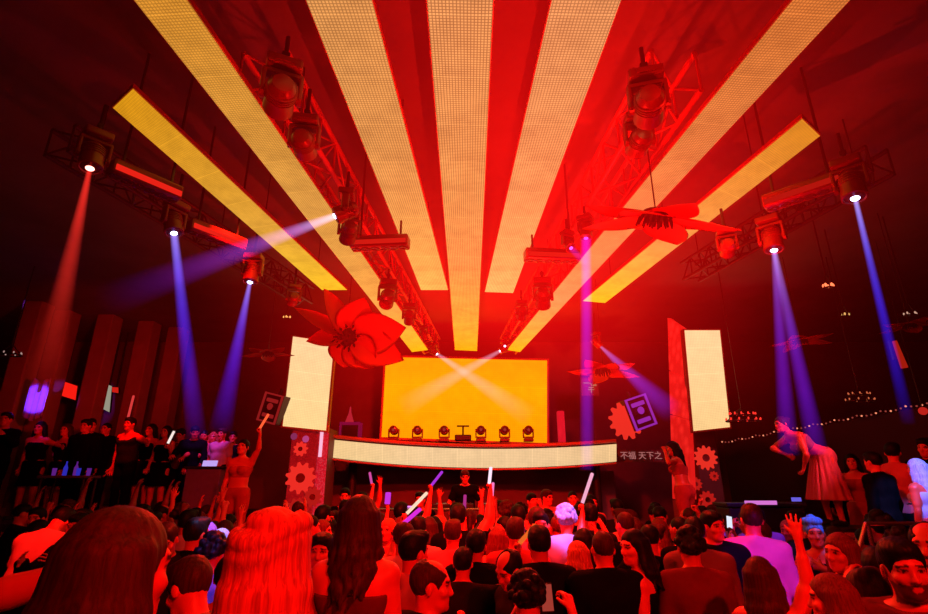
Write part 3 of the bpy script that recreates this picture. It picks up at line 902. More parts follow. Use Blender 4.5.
DARK = [  # unlit fixtures: px, py, Z, aim px, py, Y, S, label
    (278, 108, 4.4, 262, 190, 3.8, .72, 'dark moving light near the truss end, its round mouth facing down, over the pillar-side aisle'),
    (306, 152, 4.4, 330, 230, 4.8, .62, 'dark moving light tucked against the long amber strip, second along the pillar-side truss'),
    (347, 240, 4.4, 330, 320, 6.0, .62, 'dark moving light under the lilac beam light on the pillar-side truss'),
    (386, 304, 4.4, 372, 360, 8.2, .75, 'dark moving light overlapping the far half of the long amber strip'),
    (409, 322, 4.45, 410, 380, 9.0, .62, 'dark moving light overlapping the far tip of the long amber strip'),
    (425, 338, 4.55, 440, 390, 9.6, .45, 'dark moving light squeezed between the amber strip tip and the orange screen'),
    (648, 118, 4.4, 640, 200, 4.0, .72, 'moving light in red glow with a small warm glint, highest on the flower-side truss'),
    (636, 150, 4.4, 600, 230, 4.6, .6, 'moving light hanging just behind the warm glinting one above the big red flower'),
    (543, 306, 4.4, 543, 380, 8.0, .8, 'dark moving light hanging over the strip that ends beside the orange screen'),
    (521, 318, 4.45, 510, 380, 8.6, .55, 'dark moving light between the wide peach strip end and the dark light over the strip'),
    (727, 253, 4.3, 715, 330, 6.5, .55, 'dark moving light with a small violet glint beside the big red flower'),
    (292, 302, 4.4, 275, 345, 8.0, .55, 'dark moving light above the white side panel, by the petal tips'),
]
for d in DARK:
    fixture(*d[:7], WARM if 'warm glint,' in d[7] else (((.35, .1, .9), 1.5) if 'violet glint' in d[7] else None), d[7])

# linear light bars
def light_bar(px, py, Z, ln, yaw, label, lit):
    c = at_z(px, py, Z)
    e = empty('light_bar', c, (0, 0, yaw)); tag(e, label, 'stage light', 'box lights along the trusses')
    MB().box((0, 0, 0), (ln, .16, .13), None, .02).build('housing', M_fix, e)
    MB().box((0, -.087, -.02), (ln * .94, .012, .05), None, .004).build('lit_edge', emis('bar_edge', (1, .02, .01), lit), e)
    mb = MB()
    for k in range(6): mb.lathe([(.001, -.066), (.035, -.07), (.05, -.066), (.05, -.055), (.001, -.055)], 14, Matrix.Translation((-ln * .4 + k * ln * .16, 0, 0)))
    mb.build('cell_lens', M_lens_off, e)
    for x in (-.35, .35): MB().tube((ln * x, 0, .06), (ln * x, 0, ZC - c.z - .003), .012).build('hanger', M_black, e)
light_bar(146, 182, 4.5, .55, .95, 'slim box light edged in red, nearest the red beam on the pillar side', .8)
light_bar(217, 236, 4.5, .6, .95, 'slim box light edged in red between two violet beams', .8)
light_bar(802, 192, 4.5, .6, -.8, 'slim box light under the outer truss beside the narrow blue beam', .35)
light_bar(552, 256, 4.5, .62, .1, 'slim box light glowing red beside the stubby purple light', .5)
light_bar(380, 243, 4.5, .62, -.1, 'slim box light against the truss between the lilac beam and a wide peach strip', .5)

# lights standing on the balcony edge
for i, px in enumerate((393, 417, 444, 481, 505, 529)):
    L = at_y(px, 434 + i * .6, 11.1)
    zb = ZBT + .055
    S = (L.z - zb) / .42 if L.z - zb > .12 else .4
    S = .66
    moving_head(Vector((L.x, L.y, zb + .345 * S)), (.0, -1, .05), S, ((.9, .08, .05), .35), 'round moving light standing on the balcony edge, %s from the pillar side' % ('first', 'second', 'third', 'fourth', 'fifth', 'sixth')[i], 'row of lights on the balcony edge', up=-1)
c = at_y(463, 440, 11.1); c.z = ZBT + .055
e = empty('mixer_stand', c); tag(e, 'low dark stand with a small T shaped bracket between the balcony lights', 'stand')
MB().box((0, 0, .06), (.34, .2, .12), None, .02).build('base', M_black, e)
MB().tube((0, 0, .12), (0, 0, .30), .018).build('post', M_black, e)
MB().box((0, 0, .30), (.26, .05, .03), None, .01).build('crossbar', M_black, e)

# ------------------------------------------------------------------ hanging petal flowers
M_petal = pbr('petal_red', (.80, .07, .05), .55, 0, .08, 3)
M_petal_o = pbr('petal_orange_lit', (.85, .20, .05), .55, 0, .08, 3)  # orange light on some petals put into their colour
M_core = pbr('flower_core', (.06, .01, .01), .8, 0, .2, 20)
def petal_mesh(L, W, cup, m):
    bm = bmesh.new(); n, k = 10, 5; g = []
    for i in range(n + 1):
        t = i / n; w = W * (math.sin(PI * min(t * 1.02, 1) ** .8) ** .8 + .12 * (1 - t)) if 0 < t < 1 else (W * .12 if t == 0 else .004)
        row = []
        for j in range(-k, k + 1):
            s = j / k
            row.append(bm.verts.new((s * w, .05 * L + t * L * .95, cup * L * (t ** 2) * .6 + .22 * w * s * s)))
        g.append(row)
    for a, b in zip(g[:-1], g[1:]):
        for j in range(2 * k): bm.faces.new((a[j], a[j + 1], b[j + 1], b[j]))
    r = bmesh.ops.solidify(bm, geom=bm.faces[:], thickness=.012)
    me = bpy.data.meshes.new('petal'); bm.to_mesh(me); bm.free(); me.materials.append(m)
    me.polygons.foreach_set('use_smooth', [True] * len(me.polygons))
    return me
def flower(c, R, nrm, label, spin=0, cup=.25, n=8, wire=True, tint=None, lift=0, petals=None):
    e = empty('hanging_flower', c); tag(e, label, 'flower decoration', 'large paper-like red flowers hanging in the room')
    Rm = frame_to(nrm)
    for (an, ln, wd, tw) in petals or ():
        o = link(bpy.data.objects.new('petal', petal_mesh(ln, wd, cup, M_petal)), e)
        o.rotation_euler = (Rm @ Matrix.Rotation(math.radians(an), 3, 'Z') @ Matrix.Rotation(.16, 3, 'X') @ Matrix.Rotation(tw, 3, 'Y')).to_euler()
    for i in range(0 if petals else n):
        me = petal_mesh(R * (1 if i % 2 else .9), R * .26, cup, M_petal_o if (tint and i in tint) else M_petal)
        o = link(bpy.data.objects.new('petal', me), e)
        o.rotation_euler = (Rm @ Matrix.Rotation(spin + 2 * PI * i / n, 3, 'Z') @ Matrix.Rotation(lift + (.1 if i % 2 else -.05), 3, 'X')).to_euler()
    mb = MB().ball((0, 0, .0), (R * .17, R * .17, R * .08))
    for i in range(26):
        a = i * 2.4; r = R * .19 * math.sqrt((i + .5) / 26)
        mb.tube((r * math.cos(a), r * math.sin(a), .02), (r * 1.25 * math.cos(a), r * 1.25 * math.sin(a), R * .15), .022 * R, .012 * R, n=6)
    o = mb.build('flower_centre', M_core, e); o.rotation_euler = Rm.to_euler()
    if wire: MB().tube((0, 0, .02), (0, 0, ZC - c.z - .003), .006, n=6).build('hanging_wire', M_black, e)
flower(at_y(347, 337, 7.4), .9, (.10, -.93, -.34), 'large red hanging flower with a dark centre, facing out beside the orange screen', 0, .10, petals=[
    (28, .80, .21, 1.0), (64, .86, .19, 1.12), (100, .58, .22, 1.0), (178, .46, .24, -.1), (224, .62, .25, .0), (250, .92, .26, -.15), (282, .90, .30, .1), (338, .66, .27, .25)])
flower(at_y(656, 214, 3.9), .68, (-.14, .30, -.94), 'largest red hanging flower, seen edge-on across two LED strips', .30, .08, tint=(7, 0), lift=.05)
flower(at_y(603, 369, 9.0), .66, (-.06, -.10, -.99), 'small red hanging flower seen edge-on beside the orange screen', .2, .08, tint=(3, 4))
flower(at_y(800, 339, 8.0), .50, (.05, -.02, -1), 'red hanging flower seen edge-on within the split violet beam', .4, .15)
flower(at_y(909, 324, 6.5), .36, (0, -.02, -1), 'dim red hanging flower crossed by the narrow blue beam', .1, .1)
flower(at_y(268, 352, 8.2), .42, (.1, -.02, -1), 'dim red hanging flower seen edge-on beside the cream panel with the big flower', .3, .1)

# ------------------------------------------------------------------ stage towers with gear flowers
def gear(r, n, t, hole=True):
    poly = []
    for i in range(n * 4):
        a = 2 * PI * i / (n * 4); rr = r * (1.0 if i % 4 in (0, 1) else .78)
        poly.append((rr * math.cos(a), rr * math.sin(a)))
    return poly
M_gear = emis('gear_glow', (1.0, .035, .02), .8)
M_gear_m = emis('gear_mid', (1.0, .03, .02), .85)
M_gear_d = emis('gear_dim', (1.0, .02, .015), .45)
M_gcore = pbr('gear_core', (.25, .02, .02), .7)
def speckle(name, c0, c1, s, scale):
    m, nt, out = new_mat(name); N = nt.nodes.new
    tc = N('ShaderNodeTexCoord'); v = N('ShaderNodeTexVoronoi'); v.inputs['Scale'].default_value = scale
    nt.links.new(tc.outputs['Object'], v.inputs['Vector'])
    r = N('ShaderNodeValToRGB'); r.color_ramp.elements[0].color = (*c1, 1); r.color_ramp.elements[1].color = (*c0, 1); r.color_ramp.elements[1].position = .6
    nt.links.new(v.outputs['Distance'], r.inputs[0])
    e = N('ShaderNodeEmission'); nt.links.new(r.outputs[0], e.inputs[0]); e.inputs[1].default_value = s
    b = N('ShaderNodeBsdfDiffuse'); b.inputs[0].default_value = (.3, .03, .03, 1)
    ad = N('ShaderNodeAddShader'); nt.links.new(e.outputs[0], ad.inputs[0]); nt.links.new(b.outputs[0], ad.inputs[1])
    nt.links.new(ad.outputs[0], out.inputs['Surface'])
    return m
RXm = Matrix.Rotation(PI / 2, 4, 'X')
def gear_on(parent, p, r, n, m=None, t=.02):
    o = MB().prism(gear(r, n, t), t, Matrix.Translation(p) @ RXm).build('gear_flower', m or M_gear, parent)
    MB().prism([(r * .3 * math.cos(2 * PI * k / 16), r * .3 * math.sin(2 * PI * k / 16)) for k in range(16)], t * .6, Matrix.Translation(Vector(p) + Vector((0, -t, 0))) @ RXm).build('flower_eye', M_gcore, o)

YT = 9.62
def tower(px0, px1, ztop, label):
    x0, x1 = x_at(px0, YT, 2.4), x_at(px1, YT, 2.4)
    e = empty('stage_tower', ((x0 + x1) / 2, YT + .3, 0)); tag(e, label, 'tower', 'red towers either side of the stage')
    return e, x0 - e.location.x, x1 - e.location.x
e, x0, x1 = tower(288.5, 327, 3, 'column of red and pink gear flowers under the cream panel beside the large flower')
zt = at_y(300, 428, YT).z
MB().box(((x0 + x1) / 2, .0, zt / 2), (x1 - x0, .6, zt), None, .015).build('column_body', pbr('tower_dark', (.2, .05, .05), .6), e)
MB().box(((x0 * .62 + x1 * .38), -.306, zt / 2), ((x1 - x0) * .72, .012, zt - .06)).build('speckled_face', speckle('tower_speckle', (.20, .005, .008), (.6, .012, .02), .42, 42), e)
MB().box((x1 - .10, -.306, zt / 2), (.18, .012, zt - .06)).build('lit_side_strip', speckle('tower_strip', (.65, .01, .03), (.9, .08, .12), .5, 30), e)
def onT(px, py): p = at_y(px, py, YT); return Vector((p.x - e.location.x, -.314, p.z))
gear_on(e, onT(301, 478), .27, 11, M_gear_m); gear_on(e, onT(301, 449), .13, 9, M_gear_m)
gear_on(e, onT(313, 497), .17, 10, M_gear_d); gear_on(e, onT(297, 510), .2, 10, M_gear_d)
p0, p1 = onT(322, 432), onT(320.5, 457)
MB().box((p0 + p1) / 2 + Vector((0, -.01, 0)), (.055, .02, (p0 - p1).length)).build('white_light_tube', emis('tube_white', (1, .5, .7), 1.0), e)
p0, p1 = onT(292, 436), onT(310, 440)
for f in (.15, .8):
    pp = p0.lerp(p1, f); MB().ball(pp + Vector((0, -.03, 0)), (.06, .03, .06)).build('round_lamp', emis('lamp_pink', (.9, .10, .4), .5 if f > .5 else .25), e)

e, x0, x1 = tower(690, 724, 4, 'tall red tower with big gear flowers behind the long haired dancer')
zt = at_y(705, 420, YT).z
MB().box(((x0 + x1) / 2 + .1, .1, zt / 2), (x1 - x0 - .2, .5, zt), None, .015).build('column_body', pbr('tower_dark2', (.10, .02, .02), .6), e)
def onT(px, py): p = at_y(px, py, YT); return Vector((p.x - e.location.x, -.156, p.z))
gear_on(e, onT(709, 457.5), .215, 12); gear_on(e, onT(717.5, 476), .085, 9, M_gear_d); gear_on(e, onT(699, 484), .115, 10, M_gear_d); gear_on(e, onT(711, 500), .15, 10, M_gear_d)
# angled red side wing, in three stacked panels
a0 = at_y(667.5, 318, 10.3); a1 = at_y(683.5, 329, YT - .05); b0 = at_y(672.5, 500, 10.3); b1 = at_y(692, 500, YT - .05)
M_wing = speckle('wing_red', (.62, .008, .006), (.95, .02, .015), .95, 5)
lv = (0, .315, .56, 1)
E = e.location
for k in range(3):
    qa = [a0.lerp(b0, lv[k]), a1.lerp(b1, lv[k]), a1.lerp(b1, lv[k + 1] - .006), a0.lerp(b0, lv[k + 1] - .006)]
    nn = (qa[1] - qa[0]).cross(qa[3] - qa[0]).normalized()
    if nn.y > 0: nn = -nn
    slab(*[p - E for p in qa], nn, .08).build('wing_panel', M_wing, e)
b0f = b0.copy(); b0f.z = 0; b1f = b1.copy(); b1f.z = 0
slab(b0 - E, b1 - E, b1f - E, b0f - E, nn, .08).build('wing_base', M_red_lac, e)

# tilted speaker cabinets with slots, on the two sides
def cabinet(px, py, Y, w, h, tilt, yaw, col, st, label, gear_c=None):
    c = at_y(px, py, Y)
    e = empty('speaker_cabinet', c, (0, tilt, yaw)); tag(e, label, 'speaker', 'tilted speaker cabinets hung either side')
    d = .3
    MB().box((0, d / 2 + .02, 0), (w, d, h), None, .01).build('cabinet_body', M_black, e)
    m = emis('cab_edge_glow', col, st)  # coloured light on the frame put in as emission
    mb = MB(); t = w * .07
    for x in (-1, 1): mb.box((x * (w / 2 - t / 2), 0, 0), (t, .03, h))
    for z in (-1, 1): mb.box((0, 0, z * (h / 2 - t / 2)), (w, .03, t))
    mb.build('front_frame', m, e)
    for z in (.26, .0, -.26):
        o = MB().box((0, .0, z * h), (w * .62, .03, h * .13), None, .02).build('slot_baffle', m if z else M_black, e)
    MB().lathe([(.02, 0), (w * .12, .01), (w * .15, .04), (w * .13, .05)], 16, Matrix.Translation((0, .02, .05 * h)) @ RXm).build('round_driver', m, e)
    MB().tube((0, .15, h / 2), (0, .15, h / 2 + .12), .03).build('hanging_bracket', M_black, e)
    if gear_c:
        o = MB().prism(gear(gear_c[2], 12, .03), .04, Matrix.Translation((gear_c[0], .12, gear_c[1])) @ RXm).build('gear_flower', M_gear, e)
    return e
cabinet(641, 412, 9.6, .46, .58, -.32, .25, (.50, .04, .75), .5, 'purple glow-edged speaker cabinet tilted in front of a red gear flower', (-.30, -.06, .34))
cabinet(270, 408, 9.4, .42, .52, .25, -.35, (.8, .03, .03), .30, 'red edged tilted speaker cabinet beside the cream panel')
# clutter by the stage: flight case, its purple light put in as emission, and stand on the balcony wing
c = at_y(351, 427, 11.4); c.z = ZBT + .06
e = empty('equipment_rack', c); tag(e, 'small purple glowing equipment rack beside the orange screen above the balcony band', 'rack')
mb = MB()
for x in (-.2, .2):
    for y in (-.12, .12): mb.box((x, y, .2), (.035, .035, .4))
for z in (.02, .38):
    for y in (-.12, .12): mb.box((0, y, z), (.4, .03, .035))
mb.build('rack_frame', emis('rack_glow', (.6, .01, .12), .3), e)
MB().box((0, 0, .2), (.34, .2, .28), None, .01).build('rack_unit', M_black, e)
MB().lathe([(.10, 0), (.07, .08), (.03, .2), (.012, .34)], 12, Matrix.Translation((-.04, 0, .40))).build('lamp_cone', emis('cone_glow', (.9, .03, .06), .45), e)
c = at_y(561, 424, 11.5); c.z = ZBT + .055
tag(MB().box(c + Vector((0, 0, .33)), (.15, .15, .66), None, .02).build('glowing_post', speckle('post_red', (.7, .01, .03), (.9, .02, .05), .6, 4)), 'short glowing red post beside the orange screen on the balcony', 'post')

# ------------------------------------------------------------------ signs, screens, small lights on the walls
def text_sign(name, s, px, py, Y, size, m, label, cat='sign'):
    cu = bpy.data.curves.new('t', 'FONT'); cu.body = s; cu.size = size; cu.align_x = 'CENTER'; cu.align_y = 'CENTER'; cu.extrude = .004
    o = bpy.data.objects.new('t', cu); COL.objects.link(o)
    dg = bpy.context.evaluated_depsgraph_get(); me = bpy.data.meshes.new_from_object(o.evaluated_get(dg))
    bpy.data.objects.remove(o)
    w = max(v.co.x for v in me.vertices) - min(v.co.x for v in me.vertices); h = max(v.co.y for v in me.vertices) - min(v.co.y for v in me.vertices)
    e = empty(name, at_y(px, py, Y)); tag(e, label, cat)
    MB().box((0, .03, 0), (w + .1, .04, h + .1)).build('backing_panel', M_back, e)
    me.materials.clear(); me.materials.append(m)
    o = link(bpy.data.objects.new('lettering', me), e); o.rotation_euler = (PI / 2, 0, 0); o.location = (0, -.012, 0)
    return e
M_txt = emis('sign_pink', (1, .34, .32), .42)
text_sign('lit_sign', '不福 天下之', 641, 456, 11.2, .165, M_txt, 'small row of pale pink lit characters beside the end of the balcony band')
text_sign('lit_sign', '一福\n 干', 590, 387, 11.6, .15, emis('sign_amber', (1, .45, .22), .42), 'small stacked lit characters in the purple shaft beside the orange screen')

def flat(name, pts, Y, m, label, cat, t=.06, frame=True):
    q = [at_y(px, py, Y) for px, py in pts]; c = sum(q, Vector()) / len(q)
    e = empty(name, c); tag(e, label, cat)
    g = [p - c for p in q]
    slab(*g, TOCAM, .015).build('lit_face', m, e)
    slab(*[p * 1.03 + Vector((0, .02, 0)) for p in g], TOCAM, t).build('housing', M_black, e)
    MB().tube((0, .05, 0), (0, .05, ZC - c.z - .003), .02).build('ceiling_mount', M_black, e)
flat('television', [(47, 391), (75, 400), (77, 386), (48, 376)], 11.6, emis('tv_red', (1, .012, .006), .95), 'bright red television screen between the pillars', 'screen')
flat('hanging_banner', [(101, 408), (109, 412), (111.5, 386), (102, 383)], 12.6, emis('poster_grey', srgb(165, 160, 140), .8), 'narrow pale grey lit banner between the second and third pillars', 'banner')
flat('exit_sign', [(112, 392), (118, 393), (118, 387.5), (112, 387)], 12.6, emis('red_sign', (1, .02, .01), .6), 'tiny red lit sign beside the pale grey banner', 'sign')

def candle_light(px, py, Y, cols, rows, w, label, col, st, r=.012, dz=.09):
    c = at_y(px, py, Y)
    e = empty('candle_chandelier', c); tag(e, label, 'chandelier', 'candle style chandeliers in the dark')
    MB().tube((0, 0, .12), (0, 0, ZC - c.z - .003), .01).build('hanging_rod', M_black, e)
    m = emis('candle', col, st)
    for k in range(rows):
        R = w / 2 * (1 - .25 * k)
        mb = MB()
        for i in range(24):
            a, b = 2 * PI * i / 24, 2 * PI * (i + 1) / 24
            mb.tube((R * math.cos(a), R * .6 * math.sin(a), k * dz - .05), (R * math.cos(b), R * .6 * math.sin(b), k * dz - .05), .012, n=6)
        for i in range(2): mb.tube((R * math.cos(PI * i), 0, k * dz - .05), (0, 0, .14 + k * .02), .007, n=6)
        mb.build('ring', M_black, e)
        for i in range(cols):
            a = 2 * PI * (i + .3 * k) / cols
            MB().ball((R * math.cos(a), R * .6 * math.sin(a), k * dz - .02), (r * 1.1, r * 1.1, r * 1.9), seg=8, ring=6).build('candle_bulb', m, e)
candle_light(743, 418, 8.6, 12, 2, .55, 'ring chandelier of red candle bulbs beside the cream panel on the tall red tower', (1, .03, .02), 1.3, .012)
candle_light(860, 398, 8.0, 9, 2, .42, 'small chandelier of dim warm candle bulbs on the bar side', (1, .2, .08), .6, .009)
candle_light(10, 352, 8.4, 8, 1, .38, 'small chandelier of pale bulbs at the far pillar end', (1, .6, .55), .4, .009)
candle_light(287, 316, 9.4, 4, 1, .12, 'tiny cluster of warm bulbs above the cream panel with the large flower', (1, .42, .1), 1.4, .013)
candle_light(828, 284, 6.2, 5, 1, .12, 'tiny flickering red candle lamp high between the two beams on the bar side', (1, .16, .06), 2.2, .014)
candle_light(845, 313, 7.0, 3, 1, .10, 'tiny lamp of three amber bulbs below the flickering candle lamp', (1, .5, .15), .9, .011)
candle_light(910, 312, 6.6, 5, 1, .16, 'tiny lamp of pale bulbs just above the dim red flower', (1, .55, .4), .6, .009)
# string of lights along the back of the bar tier
sp = [at_y(px, py, Y) for px, py, Y in ((722, 441, 10.6), (770, 436, 10.2), (815, 429, 9.6), (860, 419, 9.0), (900, 409, 8.4), (932, 400, 7.9))]
c = sp[2].copy(); e = empty('string_lights', c); tag(e, 'long string of tiny warm lights rising along the bar wall', 'string lights')
pts = [sp[0].lerp(sp[-1], t / 50) - c + Vector((0, 0, -.03 * abs(math.sin(PI * t / 5)))) for t in range(51)]
MB().path(pts, .006, 6).build('cable', M_black, e)
mb = MB(); mb2 = MB()
for i, p in enumerate(pts): (mb if i % 3 else mb2).ball(p + Vector((0, 0, -.016)), (.014, .014, .014), seg=8, ring=6)
mb.build('dim_bulbs', emis('string_dim', (.8, .12, .09), .35), e); mb2.build('bright_bulbs', emis('string_br', (1, .28, .15), 1.1), e)
# wall shelf carrying the string, so that it is fixed to something
a, b = sp[0], sp[-1]
tag(slab(a + Vector((.05, .08, -.06)), b + Vector((.05, .08, -.06)), b + Vector((.05, .08, -1.2)), a + Vector((.05, .08, -1.2)), Vector((-.5, -.8, 0)).normalized(), .1).build('wall_bar', M_wall), kind='structure')
c = at_y(898, 349, 7.4)
e = empty('slim_lamp', c); tag(e, 'dim slim red wall lamp below the dim red flower', 'lamp')
MB().tube((.02, 0, -.28), (-.02, 0, .12), .045, .03).build('lamp_tube', emis('lamp_red', (1, .03, .01), .35), e)
MB().box((0, .06, 0), (.12, .05, .3), None, .01).build('mount', M_black, e)
MB().tube((0, .06, .1), (0, .06, ZC - c.z - .003), .012).build('ceiling_rod', M_black, e)
c = at_y(923, 411, 7.4)
e = empty('globe_lamp', c); tag(e, 'small round red globe lamp hanging over the bar guests', 'lamp')
MB().ball((0, 0, 0), (.055, .055, .055)).build('globe', emis('globe_red', (1, .03, .02), .5), e, True)
MB().tube((0, 0, .05), (0, 0, ZC - c.z - .003), .006, n=6).build('hanging_cord', M_black, e)
# cloth added in the shape of a violet light patch on the near pillar
c = at_y(37, 397, 9.9)
mb = MB(); n = 24
for k in range(n):
    x0, x1 = -.2 + .4 * k / n, -.2 + .4 * (k + 1) / n
    f = lambda x: .03 * math.sin(x * 60)
    top = .34 if abs(x0) > .05 else .10
    vs = [mb.bm.verts.new((x, f(x), z)) for x, z in ((x0, -.45 + .5 * abs(x0)), (x1, -.45 + .5 * abs(x1)), (x1, .36 - .28 * math.exp(-(x1 / .06) ** 2)), (x0, .36 - .28 * math.exp(-(x0 / .06) ** 2)))]
    mb.bm.faces.new(vs)
bmesh.ops.remove_doubles(mb.bm, verts=mb.bm.verts[:], dist=1e-4)
bmesh.ops.solidify(mb.bm, geom=mb.bm.faces[:], thickness=.02)
o = mb.build('light_patch_cloth', pbr('violet_cloth', (.45, .35, .9), .8, 0, .1, 8), None, True); o.location = c
tag(o, 'two pointed violet cloth panels added as a light patch on the nearest pillar', 'drape')
# ------------------------------------------------------------------ lights
W = bpy.data.worlds.new('world'); SC.world = W; W.use_nodes = True
W.node_tree.nodes['Background'].inputs[0].default_value = (.004, .0002, .0002, 1)
W.node_tree.nodes['Background'].inputs[1].default_value = 1.0
def lamp(kind, loc, target, col, energy, size=.05, angle=90, blend=.8):
    d = bpy.data.lights.new('lamp', kind); d.color = col; d.energy = energy
    if kind == 'SPOT': d.spot_size = math.radians(angle); d.spot_blend = blend; d.shadow_soft_size = size
    elif kind == 'AREA': d.size = size
    else: d.shadow_soft_size = size
    o = bpy.data.objects.new('scene_spot', d); COL.objects.link(o); o.location = loc  # bare spot, no fixture modelled there
    o.rotation_euler = (Vector(target) - Vector(loc)).to_track_quat('-Z', 'Y').to_euler()
    return o
R1 = (1.0, .012, .006)
# red washes on the ceiling from unseen spots added in mid-air below it
lamp('SPOT', (1.0, 5.6, 3.1), (1.0, 4.9, 5.7), R1, 260, .0, 140, 1.0)
lamp('SPOT', (.2, 3.6, 2.9), (.25, 3.4, 5.7), R1, 260, .0, 120, 1.0)
lamp('SPOT', (2.2, 4.3, 3.2), (2.3, 4.6, 5.7), R1, 150, .0, 130, 1.0)
lamp('SPOT', (-1.6, 6.4, 3.2), (-1.6, 6.2, 5.7), R1, 130, .0, 140, 1.0)
lamp('SPOT', (2.6, 7.6, 3.0), (2.7, 7.6, 5.7), R1, 130, .0, 140, 1.0)
lamp('SPOT', (0, 9.0, 3.2), (0, 9.2, 5.7), R1, 260, .0, 150, 1.0)
# crowd: red from above and behind the camera, and top light from the trusses
lamp('SPOT', (2.4, -2.2, 5.3), (.1, 4.2, 1.3), R1, 1500, .15, 60, .9)
lamp('SPOT', (-1.5, 6.5, 4.5), (-.6, 4.2, 1.2), R1, 900, .12, 85, .9)
lamp('SPOT', (1.6, 6.8, 4.5), (1.2, 4.6, 1.2), R1, 900, .12, 85, .9)
lamp('SPOT', (.2, 4.0, 4.6), (.1, 8.6, 1.3), R1, 1700, .12, 80, .9)
lamp('SPOT', (-2.2, 4.5, 4.6), (-5.6, 10.3, 2.6), R1, 520, .12, 46, 1.0)
lamp('SPOT', (1.5, 3.2, 4.5), (4.8, 6.6, 2.0), R1, 620, .12, 70, 1.0)
lamp('SPOT', (.8, -1.2, 4.6), (2.2, 2.6, 1.2), R1, 160, .12, 70, 1.0)
# back wall and stage
lamp('SPOT', (-1.0, 9.0, 4.4), (-2.2, 13, 3.2), R1, 300, .1, 80, 1.0)
lamp('SPOT', (1.4, 8.0, 4.4), (.2, 12, 1.6), R1, 240, .1, 80, 1.0)
lamp('SPOT', (3.0, 8.4, 4.4), (3.2, 13, 3.2), (.8, .02, .12), 130, .1, 80, 1.0)
# spots added in mid-air to brighten the hanging flowers
lamp('SPOT', (-3.0, 3.6, 2.6), (-1.75, 7.4, 4.0), R1, 330, .05, 30, .8)
lamp('SPOT', (.9, 2.2, 2.6), (1.6, 3.9, 4.3), R1, 130, .05, 50, .8)
lamp('SPOT', (2.2, 6.4, 2.6), (2.4, 9.0, 4.0), (1.0, .06, .01), 520, .05, 34, .8)
lamp('SPOT', (4.2, 6.0, 2.8), (5.0, 8.0, 4.2), (1.0, .02, .05), 130, .05, 30, .8)

# ------------------------------------------------------------------ haze: red light put into the air under the ceiling as emission, thickest over the dance floor towards the bar side
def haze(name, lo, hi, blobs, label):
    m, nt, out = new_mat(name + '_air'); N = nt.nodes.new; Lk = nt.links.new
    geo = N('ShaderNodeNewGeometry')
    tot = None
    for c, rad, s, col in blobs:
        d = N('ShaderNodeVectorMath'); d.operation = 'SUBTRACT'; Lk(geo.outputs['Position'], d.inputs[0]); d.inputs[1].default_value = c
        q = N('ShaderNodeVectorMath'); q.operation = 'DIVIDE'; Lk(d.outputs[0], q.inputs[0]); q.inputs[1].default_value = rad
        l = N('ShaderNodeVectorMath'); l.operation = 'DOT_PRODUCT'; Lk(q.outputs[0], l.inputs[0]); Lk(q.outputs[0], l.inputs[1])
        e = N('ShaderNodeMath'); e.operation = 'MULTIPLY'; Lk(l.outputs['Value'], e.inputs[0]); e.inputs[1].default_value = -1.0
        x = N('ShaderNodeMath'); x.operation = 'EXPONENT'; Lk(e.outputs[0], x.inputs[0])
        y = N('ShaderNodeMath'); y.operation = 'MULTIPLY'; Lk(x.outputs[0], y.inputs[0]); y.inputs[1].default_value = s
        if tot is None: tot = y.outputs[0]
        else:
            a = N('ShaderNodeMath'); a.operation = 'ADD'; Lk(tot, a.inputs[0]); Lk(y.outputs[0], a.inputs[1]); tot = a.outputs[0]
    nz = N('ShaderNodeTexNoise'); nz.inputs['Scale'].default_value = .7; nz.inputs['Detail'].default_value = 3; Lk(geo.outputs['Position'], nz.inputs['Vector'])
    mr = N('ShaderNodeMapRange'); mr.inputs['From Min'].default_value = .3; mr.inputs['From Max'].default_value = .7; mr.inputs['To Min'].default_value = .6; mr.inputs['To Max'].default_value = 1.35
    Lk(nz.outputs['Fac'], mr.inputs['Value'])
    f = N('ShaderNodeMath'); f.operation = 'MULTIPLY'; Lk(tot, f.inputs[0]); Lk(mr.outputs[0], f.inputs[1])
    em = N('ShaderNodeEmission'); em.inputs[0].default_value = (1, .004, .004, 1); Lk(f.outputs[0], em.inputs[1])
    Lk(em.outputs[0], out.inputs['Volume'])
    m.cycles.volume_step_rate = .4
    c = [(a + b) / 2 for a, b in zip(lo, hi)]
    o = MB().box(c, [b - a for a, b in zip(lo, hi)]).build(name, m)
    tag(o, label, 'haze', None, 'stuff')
haze('haze', (-6.5, .9, 2.5), (6.5, 12.8, 5.55), [((1.0, 5.0, 4.6), (1.4, 2.4, 1.1), .24, None), ((.1, 6.2, 4.7), (1.7, 4.0, 1.0), .075, None), ((2.6, 7.4, 3.9), (1.4, 2.0, 1.0), .035, None), ((-1.6, 7.6, 4.2), (1.2, 2.8, 1.1), .05, None), ((.3, 2.4, 4.9), (.8, 1.6, .8), .13, None)], 'red haze with a built-in glow hanging under the ceiling around the LED strips')

lamp('SPOT', (-4.2, 6.4, 3.4), (-8.2, 11.4, 4.4), R1, 330, .1, 50, 1.0)  # spot added to brighten the pillars

lamp('SPOT', (-.7, 1.7, 2.5), at_z(285, 110, 4.5), R1, 130, .03, 34, .8)  # red spots added from below to brighten the dark fixtures
lamp('SPOT', (1.2, 1.9, 2.5), at_z(645, 115, 4.5), R1, 160, .03, 34, .8)
lamp('SPOT', (-.8, 4.2, 2.8), at_z(375, 260, 4.5), R1, 150, .03, 34, .8)
